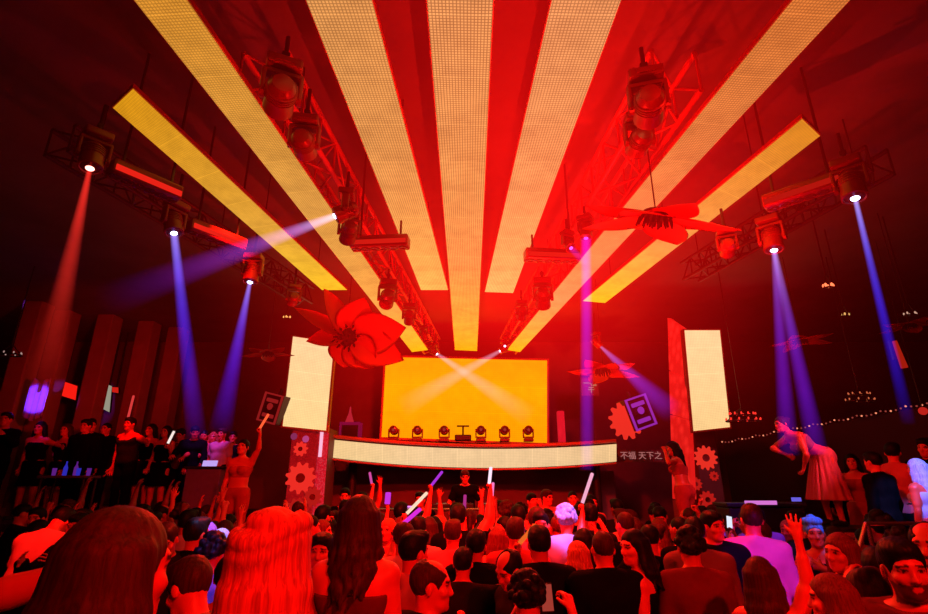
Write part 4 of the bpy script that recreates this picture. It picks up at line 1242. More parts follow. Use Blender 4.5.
# ------------------------------------------------------------------ the crowd
def skin_mat(name, tone):
    m, nt, out = new_mat(name); N = nt.nodes.new
    b = N('ShaderNodeBsdfPrincipled'); nt.links.new(b.outputs[0], out.inputs['Surface'])
    a = N('ShaderNodeVertexColor'); a.layer_name = 'Paint'
    mx = N('ShaderNodeMixRGB'); mx.blend_type = 'MULTIPLY'; mx.inputs[0].default_value = 1; mx.inputs[2].default_value = (*tone, 1)
    nt.links.new(a.outputs[0], mx.inputs[1]); nt.links.new(mx.outputs[0], b.inputs['Base Color'])
    b.inputs['Roughness'].default_value = .42
    return m
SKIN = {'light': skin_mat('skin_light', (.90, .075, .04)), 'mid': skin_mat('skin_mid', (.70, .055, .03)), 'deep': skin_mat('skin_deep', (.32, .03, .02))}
def hair_mat(name, col, rough=.38):
    m, nt, out = new_mat(name); N = nt.nodes.new
    b = N('ShaderNodeBsdfPrincipled'); nt.links.new(b.outputs[0], out.inputs['Surface']); b.inputs['Roughness'].default_value = rough + .15; b.inputs['Specular IOR Level'].default_value = .18
    tc = N('ShaderNodeTexCoord'); mp = N('ShaderNodeMapping'); mp.inputs['Scale'].default_value = (110, 110, 3.5); nt.links.new(tc.outputs['Object'], mp.inputs[0])
    nz = N('ShaderNodeTexNoise'); nz.inputs['Scale'].default_value = 1; nz.inputs['Detail'].default_value = 3; nz.inputs['Distortion'].default_value = .6
    nt.links.new(mp.outputs[0], nz.inputs['Vector'])
    r = N('ShaderNodeValToRGB'); r.color_ramp.elements[0].position = .3; r.color_ramp.elements[1].position = .72
    r.color_ramp.elements[0].color = (*[c * .55 for c in col], 1); r.color_ramp.elements[1].color = (*[min(c * 1.35, 1) for c in col], 1)
    nt.links.new(nz.outputs['Fac'], r.inputs[0]); nt.links.new(r.outputs[0], b.inputs['Base Color'])
    bp = N('ShaderNodeBump'); bp.inputs['Strength'].default_value = .35; bp.inputs['Distance'].default_value = .003
    nt.links.new(nz.outputs['Fac'], bp.inputs['Height']); nt.links.new(bp.outputs[0], b.inputs['Normal'])
    return m
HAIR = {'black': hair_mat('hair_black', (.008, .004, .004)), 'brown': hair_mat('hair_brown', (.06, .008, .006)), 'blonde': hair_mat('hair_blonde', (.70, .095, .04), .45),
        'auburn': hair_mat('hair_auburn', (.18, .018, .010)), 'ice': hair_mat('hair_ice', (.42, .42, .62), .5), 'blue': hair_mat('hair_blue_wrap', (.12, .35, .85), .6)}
CL = {}
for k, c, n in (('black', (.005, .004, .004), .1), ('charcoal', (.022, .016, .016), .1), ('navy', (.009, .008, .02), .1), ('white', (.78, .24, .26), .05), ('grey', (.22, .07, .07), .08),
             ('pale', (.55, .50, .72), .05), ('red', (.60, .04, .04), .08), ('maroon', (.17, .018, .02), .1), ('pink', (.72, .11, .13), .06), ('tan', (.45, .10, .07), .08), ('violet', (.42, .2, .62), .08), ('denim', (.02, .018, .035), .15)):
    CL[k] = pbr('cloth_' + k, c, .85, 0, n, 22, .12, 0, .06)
def pattern_cloth():
    m = pbr('cloth_check', (.3, .12, .12), .8, 0, .1, 20)
    nt = m.node_tree; b = [n for n in nt.nodes if n.type == 'BSDF_PRINCIPLED'][0]
    tc = nt.nodes.new('ShaderNodeTexCoord'); ch = nt.nodes.new('ShaderNodeTexChecker'); ch.inputs['Scale'].default_value = 26
    ch.inputs[1].default_value = (.42, .15, .14, 1); ch.inputs[2].default_value = (.09, .03, .03, 1)
    nt.links.new(tc.outputs['Object'], ch.inputs[0]); nt.links.new(ch.outputs[0], b.inputs['Base Color'])
    return m
CL['checked'] = pattern_cloth()
M_shoe = pbr('shoe_leather', (.02, .015, .015), .35)

POSE = dict(
    stand=dict(arms={'R': ((.17, -.02, -1), (.05, .22, -1)), 'L': ((-.17, -.02, -1), (-.05, .22, -1))}, legs={'R': ((.06, .05, -1), (.03, -.07, -1))}),
    lookl=dict(arms={'R': ((.15, .0, -1), (.0, .35, -1)), 'L': ((-.2, -.05, -1), (-.1, .2, -1))}, head=(.05, .75, .05), twist=.1),
    lookr=dict(arms={'R': ((.2, .0, -1), (.1, .25, -1)), 'L': ((-.15, -.05, -1), (-.0, .4, -1))}, head=(.05, -.75, -.05), twist=-.1),
    cup=dict(arms={'R': ((.18, .1, -1), (-.25, .9, .35), 1.0, (-1, 0, .1)), 'L': ((-.17, -.02, -1), (-.05, .22, -1))}, head=(0, .2, .05)),
    up_one=dict(arms={'R': ((.35, .15, .9), (.02, .12, 1), .25, (0, 1, -.1)), 'L': ((-.2, .02, -1), (-.0, .5, -.8))}, side=-.06, head=(-.1, -.1, 0)),
    up_other=dict(arms={'L': ((-.40, .2, .85), (-.08, .22, 1), .3, (0, 1, -.1)), 'R': ((.2, .02, -1), (.0, .6, -.6))}, side=.06, head=(-.1, .15, 0)),
    up_both=dict(arms={'R': ((.45, .12, .85), (.02, .1, 1), .2, (0, 1, 0)), 'L': ((-.45, .2, .8), (-.1, .1, 1), .3, (0, 1, 0))}, head=(-.15, 0, 0)),
    stick_hi=dict(arms={'R': ((.45, .25, .75), (.10, .30, 1), 1.35, (-1, .1, .1)), 'L': ((-.2, .02, -1), (-.0, .4, -.9))}, head=(-.1, 0, 0)),
    stick_mid=dict(arms={'R': ((.65, .35, .15), (.15, .35, .95), 1.35, (-1, .1, .1)), 'L': ((-.2, .02, -1), (-.0, .4, -.9))}),
    stick_low=dict(arms={'R': ((.35, .3, -.7), (.2, .8, .55), 1.35, (-1, .1, .1)), 'L': ((-.2, .02, -1), (-.0, .4, -.9))}),
    phone=dict(arms={'R': ((.22, .75, -.25), (-.38, .45, .9), .75, (-.8, .5, .0)), 'L': ((-.22, .75, -.25), (.38, .45, .9), .75, (.8, .5, .0))}, head=(.05, 0, 0)),
    pump=dict(arms={'R': ((.7, .15, .35), (-.12, .2, 1), 1.45, (-.5, .8, 0)), 'L': ((-.3, .1, -.9), (.2, .7, -.2), 1.2)}, twist=.15, head=(-.05, .1, .05)),
    clap=dict(arms={'R': ((.28, .5, -.45), (-.45, .7, .6), .25, (-1, 0, 0)), 'L': ((-.28, .5, -.45), (.45, .7, .6), .25, (1, 0, 0))}),
    dance=dict(arms={'R': ((.75, .2, -.25), (-.1, .5, .85), .5), 'L': ((-.6, .1, -.6), (-.1, .8, .2), .5)}, side=.1, twist=-.2, head=(.1, -.3, -.1), legs={'R': ((.18, .12, -1), (.05, -.2, -1))}),
    hip=dict(arms={'R': ((.62, -.25, -.75), (-.72, .35, -.4), .5, (-.8, .3, .2)), 'L': ((-.18, 0, -1), (-.04, .2, -1))}, side=.05, head=(.0, .3, 0)),
    bent=dict(bend=.36, arms={'R': ((.3, .55, -.8), (.1, .5, -.8)), 'L': ((-.25, .5, -.85), (-.1, .4, -.9))}, head=(.75, 0, 0)),
    dj=dict(bend=.12, arms={'R': ((.42, .2, -.85), (-.22, .75, -.62), .4, (0, .1, -1)), 'L': ((-.42, .2, -.85), (.22, .75, -.62), .4, (0, .1, -1))}, head=(.25, .1, 0)),
    reach=dict(bend=.2, arms={'R': ((.25, .8, -.4), (.05, 1, -.1), .4, (0, 0, -1)), 'L': ((-.2, .3, -.9), (.1, .8, -.3))}, head=(.25, .2, 0)),
    lean_head=dict(arms={'R': ((.2, .1, -1), (.0, .6, -.7)), 'L': ((-.2, .1, -1), (0, .6, -.7))}, head=(.45, -.15, .1), bend=.12),
    go_go=dict(bend=.15, arms={'R': ((.8, .1, .1), (-.5, -.1, .85), .6), 'L': ((-.85, .1, -.2), (.4, .2, .9), .6)}, side=.12, twist=.3, head=(.2, .5, .15), legs={'R': ((.2, .15, -1), (.05, -.25, -1)), 'L': ((-.1, -.02, -1), (-.02, -.05, -1))}),
    bow=dict(bend=.95, arms={'R': ((.35, .75, .25), (-.75, .1, -.7), .8), 'L': ((-.25, .7, -.5), (.5, .5, -.4), .8)}, head=(-.25, .25, 0), legs={'R': ((.06, .12, -1), (.02, -.12, -1))}),
    arm_over=dict(arms={'R': ((.85, .55, .22), (.9, .40, .26), .5, (0, .1, -1)), 'L': ((-.17, .0, -1), (-.05, .22, -1))}),
    out_arm=dict(bend=.12, arms={'R': ((.9, .3, -.25), (.75, .6, -.1), .4), 'L': ((-.17, .0, -1), (-.05, .22, -1))}),
)
def mirror_pose(p):
    q = dict(p)
    for k in ('arms', 'legs'):
        if k in q:
            f = lambda v: (-v[0], v[1], v[2]) if isinstance(v, tuple) and len(v) == 3 and all(isinstance(c, (int, float)) for c in v) else v
            q[k] = {('L' if s == 'R' else 'R'): tuple(f(v) for v in a) for s, a in q[k].items()}
    for k in ('side', 'twist'):
        if k in q: q[k] = -q[k]
    if 'head' in q: q['head'] = (q['head'][0], -q['head'][1], -q['head'][2])
    return q
for k in list(POSE): POSE[k + '_m'] = mirror_pose(POSE[k])

CACHE = {}
def proto(pose, fem, build, res, beard=False):
    k = (pose, fem, build, res, beard)
    if k not in CACHE:
        B = Body(fem=fem, build=build, **POSE[pose])
        me = B.body('body', res, SKIN['mid'], (1, 1, 1), stubble=(.10, .06, .06) if beard else None, lips=(.95, .42, .42))
        CACHE[k] = {'B': B, 'body': me}
    return CACHE[k]
def piece(C, what, res, arg=None):
    k = (what, arg)
    if k in C: return C[k]
    B = C['B']; m = CL['black']
    if what == 'hair':
        st, ln = arg
        me = B.hair('hair', min(res, .0095), HAIR['black'], st, ln, seed=hash(st) % 7 if False else len(st))
    elif what == 'tee': me = B.shirt('shirt', res, m, .62, .92, 1.485)
    elif what == 'shirt': me = B.shirt('shirt', res, m, 1.95, .90, 1.495)
    elif what == 'rolled': me = B.shirt('shirt', res, m, 1.25, .92, 1.49)
    elif what == 'jacket': me = B.shirt('jacket', res, m, 1.96, .84, 1.505, .028, slope=-.3)
    elif what == 'vest': me = B.shirt('vest', res, m, .1, .92, 1.45, .026, vneck=.0, slope=-.9, arms=False)
    elif what == 'tank': me = B.shirt('tank_top', res, m, .1, .95, 1.42, .012, slope=-.4, arms=False)
    elif what == 'dress': me = B.bandeau('dress_top', res, m, .98, 1.37, .012)
    elif what == 'crop': me = B.bandeau('strapless_top', res, m, 1.18, 1.34, .011)
    elif what == 'skirt': me = B.skirt('skirt', res, m, .36, .025)
    elif what == 'pleated': me = B.skirt('pleated_skirt', min(res, .009), m, .60, .12, 1.05, .014)
    elif what == 'trousers': me = B.trousers('trousers', res, m)
    elif what == 'shorts': me = B.trousers('shorts', res, m, 0, .012)
    elif what == 'shoe': me = B.shoe('shoe', res, M_shoe, arg)
    C[k] = me
    return me
PNAME = dict(tee='shirt', shirt='shirt', rolled='shirt', jacket='jacket', vest='vest', tank='tank_top', dress='dress_top', crop='strapless_top', skirt='skirt', pleated='pleated_skirt', trousers='trousers', shorts='shorts')
PLACED = []
LABELS = set()
HEADS = {}
def set_mat(o, m):
    o.material_slots[0].link = 'OBJECT'; o.material_slots[0].material = m

def person(label, px, Y, h=None, z0=0.0, face=0.0, pose='stand', fem=False, hair=('short', 'black', .3), wear=(('shirt', 'black'), ('trousers', 'black')), skin='mid', build=1.0, res=.0115, group='people in the club', x=None, hold=None):
    """face: 0 looks at the stage, 180 at the camera, 90 towards the pillars, -90 towards the bar"""
    if h is None: h = 1.67 if fem else 1.77
    C = proto(pose, fem, build, res, 'beard' in label)
    if x is None: x = x_at(px, Y, z0 + h * .93)
    s = h / 1.75
    o = bpy.data.objects.new('person', C['body']); link(o)
    o.location = (x, Y, z0); o.rotation_euler = (0, 0, math.radians(face)); o.scale = (s, s, s)
    # keep the head in column px even when the pose carries it away from the feet
    hp = Matrix.Rotation(math.radians(face), 3, 'Z') @ (C['B'].pt(C['B'].hc) * s)
    if px is not None:
        o.location.x -= hp.x; o.location.y -= hp.y
    set_mat(o, SKIN[skin])
    assert label not in LABELS, label
    LABELS.add(label)
    tag(o, label, 'person', group)
    def add(me, name, m):
        c = link(bpy.data.objects.new(name, me), o)
        set_mat(c, m); return c
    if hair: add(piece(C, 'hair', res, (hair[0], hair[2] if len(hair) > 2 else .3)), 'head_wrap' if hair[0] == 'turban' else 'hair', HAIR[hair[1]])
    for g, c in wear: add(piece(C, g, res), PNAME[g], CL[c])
    for k in (0, 1): add(piece(C, 'shoe', res, k), 'shoe', M_shoe)
    PLACED.append((o.location.x, o.location.y))
    o['_head'] = 0
    del o['_head']
    HEADS[label] = o.matrix_basis @ C['B'].pt(C['B'].hc)
    hand = {}
    for n, (Wp, fd, pn, grip) in C['B'].hands.items():
        hand[n] = (o.matrix_basis @ C['B'].pt(grip), (o.matrix_basis.to_3x3() @ Vector(fd)).normalized())
    return o, hand

STICKM = {}
def glow_stick(p, d, ln, col, st, label, r=.019, grip=.18):
    """p: the grip, d: direction; grip: share of the length below the hand"""
    d = Vector(d).normalized(); a = Vector(p) - d * ln * grip
    k = (col, st)
    if k not in STICKM: STICKM[k] = emis('stick_%d' % len(STICKM), col, st)
    e = empty('glow_stick', a); tag(e, label, 'glow stick', 'light sticks waved in the crowd')
    M = frame_to(d).to_4x4()
    MB().lathe([(.001, ln * .20), (r, ln * .205), (r, ln * .96), (r * .8, ln * .99), (.001, ln)], 14, M).build('tube', STICKM[k], e, True)
    MB().lathe([(.001, 0), (r * .85, .004), (r * .95, .02), (r * .95, ln * .2), (.001, ln * .201)], 14, M).build('grip', CL['grey'], e, True)
    return e
def phone(p, nrm, up, col, st, label):
    n = Vector(nrm).normalized(); u = Vector(up); u = (u - n * u.dot(n)).normalized(); s = u.cross(n)
    R3 = Matrix((s, -n, u)).transposed()
    e = empty('phone', Vector(p)); tag(e, label, 'phone', 'lit phones in the crowd')
    MB().box((0, 0, 0), (.078, .010, .155), R3, .004).build('phone_body', M_black, e)
    MB().box(R3 @ Vector((0, -.0056, 0)), (.070, .002, .14), R3).build('phone_screen', emis('screen_glow_%d' % len(bpy.data.materials), col, st), e)
    return e

JK = (('jacket', 'black'), ('trousers', 'black'))
DR = lambda c: (('dress', c), ('skirt', c))
H9 = .0085; H7 = .0065
VIP = .36
# --- nearest people
person('woman with long dark hair over a bare shoulder, nearest the camera on the terrace', 116, 1.18, 1.69, VIP, 18, 'lookr', True, ('long', 'brown', .40), DR('black'), 'mid', 1.0, H7)
person('blonde woman with long loose hair, second nearest the camera on the terrace', 272, 1.5, 1.675, VIP, -8, 'stand', True, ('twist', 'blonde', .34), DR('red'), 'light', 1.0, H7)
person('woman seen from behind, long wavy brown hair and bare back above a strapless top', 360, 2.72, 1.68, VIP, -6, 'stand', True, ('wavy', 'brown', .27), (('crop', 'maroon'), ('skirt', 'maroon')), 'light', 1.02, H7)
tag(MB().box((x_at(362, 2.72, 1.2) + .02, 2.74, VIP / 2), (.8, .55, VIP), None, .03).build('banquette', pbr('banquette_leather', (.08, .02, .02), .4)), 'dark upholstered bench under the woman with the bare back', 'bench')
person('man in a checked jacket with swept hair, profile turned down towards the pillars', 189, 2.75, 1.78, 0, 72, 'lean_head', False, ('quiff', 'brown'), (('jacket', 'checked'), ('trousers', 'black')), 'light', 1.0, H7)
person('balding man in a dark jacket, back turned, before the curly haired phone user', 432, 3.0, 1.72, 0, -40, 'lookr', False, ('receding', 'brown'), JK, 'light', 1.06, H7)
person('man with thick black hair in a pale shirt, looking across at the suits', 414, 3.95, 1.77, 0, -58, 'cup', False, ('quiff', 'black'), (('shirt', 'pink'), ('trousers', 'black')), 'light', 1.0, H9)
person('man with cropped hair in a dark suit, back turned, beside the pale shirt', 476, 4.75, 1.72, 0, -8, 'stand', False, ('short', 'black'), JK, 'mid', 1.04, H9)
person('man with a receding hairline looking down over a friend with a phone', 509, 3.95, 1.68, 0, 118, 'lean_head_m', False, ('receding', 'black'), (('shirt', 'charcoal'), ('trousers', 'black')), 'light', 1.05, H9)
o, hd = person('curly dark haired person crouched over a raised phone at the bottom of the dance floor', 528, 3.2, 1.62, 0, -25, 'phone', False, ('curly', 'black'), (('tee', 'charcoal'), ('trousers', 'black')), 'light', 1.0, H7)
phone((hd['R'][0] + hd['L'][0]) / 2, (.2, -1, .2), (0, 0, 1), (1, .12, .08), .35, 'dim phone held up in both hands by the curly haired person')
person('man with round dark hair in a black suit, back turned, beside a bearded face', 539, 4.35, 1.78, 0, 6, 'stand', False, ('short', 'black'), JK, 'mid', 1.08, H9)
person('big man with clipped hair in a black suit, back turned, in mid floor', 603, 4.2, 1.76, 0, 4, 'stand', False, ('buzz', 'brown'), JK, 'light', 1.14, H9)
person('woman with dark wavy hair and bare shoulders in profile beside the big suited man', 634, 4.3, 1.76, 0, 62, 'lookl', True, ('wavy', 'black', .2), DR('black'), 'light', 1.0, H9)
person('blonde woman in a pale dress between two men in black suits', 577, 4.9, 1.62, 0, 20, 'cup', True, ('bob', 'blonde', .16), DR('pink'), 'light', 1.0, H9)
person('bearded man in pink light, facing the camera, behind the round haired suited man', 541, 5.9, 1.8, 0, 172, 'stand', False, ('short', 'black'), (('tee', 'pink'), ('trousers', 'black')), 'light', 1.0, H9)
person('tall person in blue white light with bright hair in the centre of the floor', 566, 5.9, 1.86, 0, 20, 'dance', True, ('curly', 'ice'), (('shirt', 'pale'), ('skirt', 'violet')), 'light', 1.0, H9)
person('man in a maroon shirt with wide shoulders, back turned, below the tall red tower', 690, 4.3, 1.76, 0, -4, 'stand', False, ('curly', 'black'), (('shirt', 'maroon'), ('trousers', 'black')), 'mid', 1.1, H9)
person('man in a black suit turned to the camera, beside the violet lit white shirt', 713, 5.3, 1.84, 0, 150, 'lookl', False, ('short', 'black'), JK, 'light', 1.04, H9)
person('man in a white shirt lit violet at the back, facing the bar tables', 752, 5.3, 1.9, 0, -30, 'cup', False, ('short', 'brown'), (('shirt', 'white'), ('trousers', 'black')), 'light', 1.03, H9)
person('woman with long brown hair in a pink top, hand raised, below the bending dancer', 762, 3.6, 1.66, 0, -35, 'up_one', True, ('long', 'brown', .34), (('tank', 'pink'), ('skirt', 'black')), 'light', 1.0, H9)
person('woman in a bright blue wrapped headpiece and a low black top, facing the camera side', 815, 5.6, 1.74, 0, 140, 'hip', True, ('turban', 'blue'), DR('black'), 'mid', 1.0, H9)
person('woman with long auburn hair facing the camera beside the blue headpiece', 841, 4.0, 1.76, 0, 155, 'lookr', True, ('long', 'auburn', .3), DR('black'), 'mid', 1.0, H9)
person('woman with long auburn hair and bare back at the bottom edge, below the blue headpiece', 832, 2.95, 1.66, 0, 8, 'lookl', True, ('long', 'auburn', .30), DR('black'), 'light', 1.0, H7)
person('woman with a curled updo seen from behind, beside the bearded man at the corner', 866, 3.1, 1.66, 0, 12, 'stand', True, ('updo', 'brown'), DR('maroon'), 'light', 1.0, H7)
person('bearded man in a maroon shirt, lower of two big faces at the corner', 905, 2.75, 1.84, 0, 112, 'lookl', False, ('short', 'black'), (('shirt', 'maroon'), ('trousers', 'black')), 'mid', 1.1, H7)
person('tall man with a high forehead at the very edge, behind the bearded man', 931, 3.3, 1.88, 0, 125, 'stand', False, ('receding', 'black'), JK, 'mid', 1.08, H7)
o, hd = person('man half hidden behind the bearded man, a lit phone by his ear', 880, 3.5, 1.72, 0, -32, 'phone', False, ('short', 'black'), JK, 'mid', 1.0, H9)
phone(hd['R'][0] + Vector((.0, -.02, .06)), (-.2, -1, .1), (0, 0, 1), (.75, .35, 1), 1.0, 'small bright lilac phone between the updo and the bearded man')
person('man in a white shirt bent forward, back to the camera, among dark guests', 64, 6.0, 1.94, 0, -2, 'bent', False, ('short', 'black'), (('tee', 'white'), ('trousers', 'black')), 'light', 1.05, H9)
person('guest cut off by the frame edge, one forearm stretched across the bottom corner', -140, 1.66, 1.74, VIP, -12, 'arm_over', False, ('short', 'black'), (('tee', 'black'), ('trousers', 'black')), 'light', 1.0, H7)
person('woman with a lit face and dark hair beside the white shirted man', 100, 4.9, 1.72, 0, 165, 'cup', True, ('bob', 'black', .12), DR('maroon'), 'light', 1.0, H9)
person('man facing the camera with bright face and hands, behind the long dark hair', 78, 5.6, 1.80, 0, 175, 'clap', False, ('short', 'black'), JK, 'light', 1.0, H9)
person('man with light brown hair turned to the camera above the man in the checked jacket', 166, 4.7, 1.8, 0, 200, 'lean_head', False, ('quiff', 'brown'), (('jacket', 'charcoal'), ('trousers', 'black')), 'light', 1.0, H9)
person('man with swept black hair and black jacket, back turned, beside the violet lit woman', 196, 4.9, 1.8, 0, -20, 'stand', False, ('quiff', 'black'), JK, 'light', 1.0, H9)
person('woman with long hair lit violet and white, profile turned to the bar', 207, 5.6, 1.72, 0, -70, 'lookr', True, ('long', 'ice', .25), (('tank', 'pale'), ('skirt', 'violet')), 'light', 1.0, H9)
person('person with a bright icy blue lit face, next to the violet lit woman', 219, 5.2, 1.70, 0, 168, 'stand', False, ('buzz', 'ice'), (('tee', 'pale'), ('trousers', 'black')), 'light', 1.0, H9)
person('curly haired man in a blue lit shirt in front of the icy lit face', 214, 4.3, 1.72, 0, -35, 'cup_m', False, ('curly', 'black'), (('shirt', 'violet'), ('trousers', 'black')), 'mid', 1.0, H9)
person('man in a pale red shirt, back turned, between checked jacket and blonde hair', 228, 3.6, 1.66, 0, 10, 'stand', False, ('short', 'black'), (('tee', 'red'), ('trousers', 'black')), 'light', 1.0, H9)
person('man in glasses facing the camera behind the blonde updo', 322, 4.2, 1.74, 0, 176, 'stand', False, ('short', 'black'), (('shirt', 'charcoal'), ('trousers', 'black')), 'light', 1.0, H9)

# --- stick wavers: label, px, Y, h, pose, face, stick colour, strength, image direction, length, stick label
WHITE = (1, .70, .50); VIOL = (.55, .04, .9); PINKW = (1, .42, .62); ORG = (1, .25, .03); REDS = (1, .05, .03)
def waver(label, px, Y, h, pose, face, fem, hair, wear, col, st, dirv, ln, slabel, z0=0.0, hand='R', grip=.1, r=.019):
    o, hd = person(label, None, Y, h, z0, face, pose, fem, hair, wear, 'light', 1.0, .0105, x=0)
    g = hd[hand][0]
    dx = x_at(px, g.y, g.z) - g.x
    o.location.x += dx; PLACED[-1] = (o.location.x, o.location.y)
    glow_stick(g + Vector((dx, 0, 0)), dirv, ln, col, st, slabel, r, grip)
TEE = lambda c: (('tee', c), ('trousers', 'black')); SHT = lambda c: (('shirt', c), ('trousers', 'black'))
waver('man in a red shirt holding a fat white light stick aloft below the balcony band', 404, 6.0, 1.74, 'stick_mid', 0, False, ('short', 'black'), TEE('red'), WHITE, 1.0, (.62, .1, .62), .40, 'fat white light stick slanting up, below the DJ on the pillar side')
waver('man in black waving a violet light stick just beside the DJ', 430, 7.4, 1.84, 'stick_hi', -8, False, ('short', 'black'), TEE('black'), VIOL, .75, (.6, .1, .75), .30, 'violet light stick closest to the DJ')
waver('man in a pink shirt holding a magenta light stick, beside the long wavy haired woman', 394, 4.9, 1.68, 'stick_mid', -5, False, ('quiff', 'black'), SHT('pink'), (.85, .03, .8), .85, (.70, .1, .58), .34, 'magenta light stick slanting up beside the wavy haired woman')
waver('woman with raised small violet cone light in the crowd behind the wavy hair', 387, 6.6, 1.68, 'stick_hi', 0, True, ('long', 'brown', .2), DR('red'), (.75, .04, .9), .8, (.05, 0, 1), .17, 'stubby violet light behind the wavy haired woman', r=.034, grip=0)
waver('man in black holding a thin pink light stick far back below the balcony band', 372, 8.3, 1.86, 'stick_hi', 0, False, ('buzz', 'black'), TEE('black'), (.9, .1, .5), .7, (-.25, 0, 1), .22, 'thin faint pink light stick far back, nearest the flowered column')
waver('man in a black jacket thrusting a white light stick up before the DJ booth', 489, 6.2, 1.86, 'stick_hi', 0, False, ('short', 'black'), JK, (1, .7, .85), 1.2, (.12, 0, 1), .24, 'short bright white light stick in front of the DJ booth')
waver('woman beside him with a slimmer pink light stick before the DJ booth', 492, 7.3, 1.76, 'stick_hi', 0, True, ('ponytail', 'brown', .25), DR('red'), (1, .2, .55), 1.0, (.1, 0, 1), .22, 'slim pink light stick just behind the bright white one')
waver('man in red holding a long pale pink light stick high, past the blue lit person', 581, 6.0, 1.84, 'stick_mid', -10, False, ('short', 'brown'), TEE('red'), PINKW, .95, (.40, .05, .9), .44, 'long pale pink light stick past the blue lit person')
waver('woman holding a dull magenta light stick low in the middle of the crowd', 464, 6.5, 1.72, 'stick_mid', 0, True, ('bob', 'brown', .12), DR('maroon'), (.8, .05, .4), .55, (.05, 0, 1), .3, 'dull magenta light stick in the middle of the crowd')
waver('man in charcoal with a short orange light stick in the nearer rows', 517, 4.6, 1.60, 'stick_mid', -10, False, ('short', 'black'), TEE('charcoal'), (1, .16, .02), .8, (.62, 0, .62), .26, 'short orange light stick beside the man with round dark hair')

# --- on the stage
o, hd = person('DJ in a dark t-shirt standing at the decks under the balcony band', 465, 10.25, 1.68, ZS, 178, 'dj', False, ('short', 'brown'), (('tee', 'black'), ('trousers', 'black')), 'light', .97, H9)
e = empty('dj_booth', (.02, 9.86, ZS)); tag(e, 'long low DJ booth with decks across the stage front', 'DJ booth')
MB().box((0, -.1, .5), (3.2, .36, 1.0), None, .02).build('booth_front', pbr('booth_paint', (.16, .03, .03), .4), e)
MB().box((0, -.05, 1.02), (3.4, .5, .04), None, .01).build('counter_top', M_chrome, e)
for x in (-.42, .42):
    d = MB().box((x, -.02, 1.07), (.32, .34, .06), None, .01).build('media_deck', M_black, e)
    MB().lathe([(.001, 0), (.115, 0), (.12, .012), (.10, .02), (.001, .02)], 24, Matrix.Translation((x, -.04, 1.10))).build('jog_wheel', M_chrome, d)
d = MB().box((0, -.02, 1.075), (.30, .36, .07), None, .01).build('mixer', M_black, e)
mb = MB()
for i in range(4):
    for j in range(3): mb.tube((-.10 + i * .066, -.12 + j * .08, 1.11), (-.10 + i * .066, -.12 + j * .08, 1.13), .012, n=8)
mb.build('mixer_knob', M_chrome, d)
MB().box((-.95, -.08, 1.06), (.16, .1, .02)).build('indicator_panel', emis('deck_led', (.8, .2, .9), 1.6), e)
platform('floor_step_stage', -3.1, 3.3, 9.0, 9.54, 0, .22)
for lab, px, Y, h, face, fem, hair, wear, pose in (
    ('man in dark clothes on the step at the pillar side end of the booth', 420, 9.3, 1.72, 170, False, ('short', 'black'), TEE('black'), 'stand'),
    ('man in red with a hand raised to his chest on the step before the booth', 532, 9.25, 1.70, 190, False, ('short', 'black'), TEE('red'), 'cup'),
    ('man in a pink shirt on the step, head turned, just past the booth end', 547, 9.3, 1.76, 175, False, ('short', 'brown'), SHT('pink'), 'lookl'),
    ('crop headed man in maroon on the step below the balcony band end', 573, 9.25, 1.74, 172, False, ('buzz', 'black'), TEE('maroon'), 'stand'),
    ('woman in black on the step near the purple shaft of light', 592, 9.2, 1.68, 178, True, ('long', 'black', .2), DR('black'), 'hip'),
    ('man in black on the step nearest the flowered column', 345, 9.25, 1.78, 185, False, ('short', 'black'), TEE('black'), 'stand'),
    ('curly man in red with one arm raised on the step by the flowered column', 362, 9.3, 1.70, 182, False, ('curly', 'black'), TEE('red'), 'up_other')):
    person(lab, px, Y, h, .22, face, pose, fem, hair, wear, 'light')

# --- dancers on podiums
def podium(x, y, r, h, label):
    e = empty('podium', (x, y, 0)); tag(e, label, 'podium', 'round dance podiums')
    MB().lathe([(r * .96, 0), (r * .96, h * .9), (r, h * .91), (r, h), (.001, h)], 32).build('drum', M_black, e, True)
    MB().lathe([(r * 1.003, h * .925), (r * 1.02, h * .93), (r * 1.02, h * .965), (r * 1.003, h * .97)], 32).build('trim_ring', M_red_lac, e, True)
o, hd = person('bending dancer in a long pleated pale skirt on the high dark podium', 779, 7.6, 1.66, 1.56, 88, 'bow', True, ('bun', 'brown'), (('crop', 'tan'), ('pleated', 'pink')), 'light', 1.0, H9)
podium(o.location.x, o.location.y,   .42, 1.56, 'high dark round podium under the bending dancer')
o, hd = person('dancer with long dark hair twisting on a podium before the tall red tower', 672, 8.75, 1.68, 1.08, 35, 'go_go', True, ('long', 'black', .35), (('crop', 'red'), ('shorts', 'red')), 'light', 1.0, H9)
podium(o.location.x, o.location.y,   .38, 1.08, 'round podium under the long haired dancer by the tall red tower')
o, hd = person('dancer on a small podium raising an orange light stick, beside the flowered column', 243, 8.3, 1.68, 1.05, 176, 'stick_hi_m', True, ('ponytail', 'black', .25), (('crop', 'red'), ('shorts', 'red')), 'light', 1.0, H9)
glow_stick(hd['L'][0], (.45, 0, .9), .32, (1, .10, .03), 1.2, 'orange red light stick raised beside the flowered column')
podium(o.location.x, o.location.y, .34, 1.05, 'small podium under the dancer with the orange light stick')

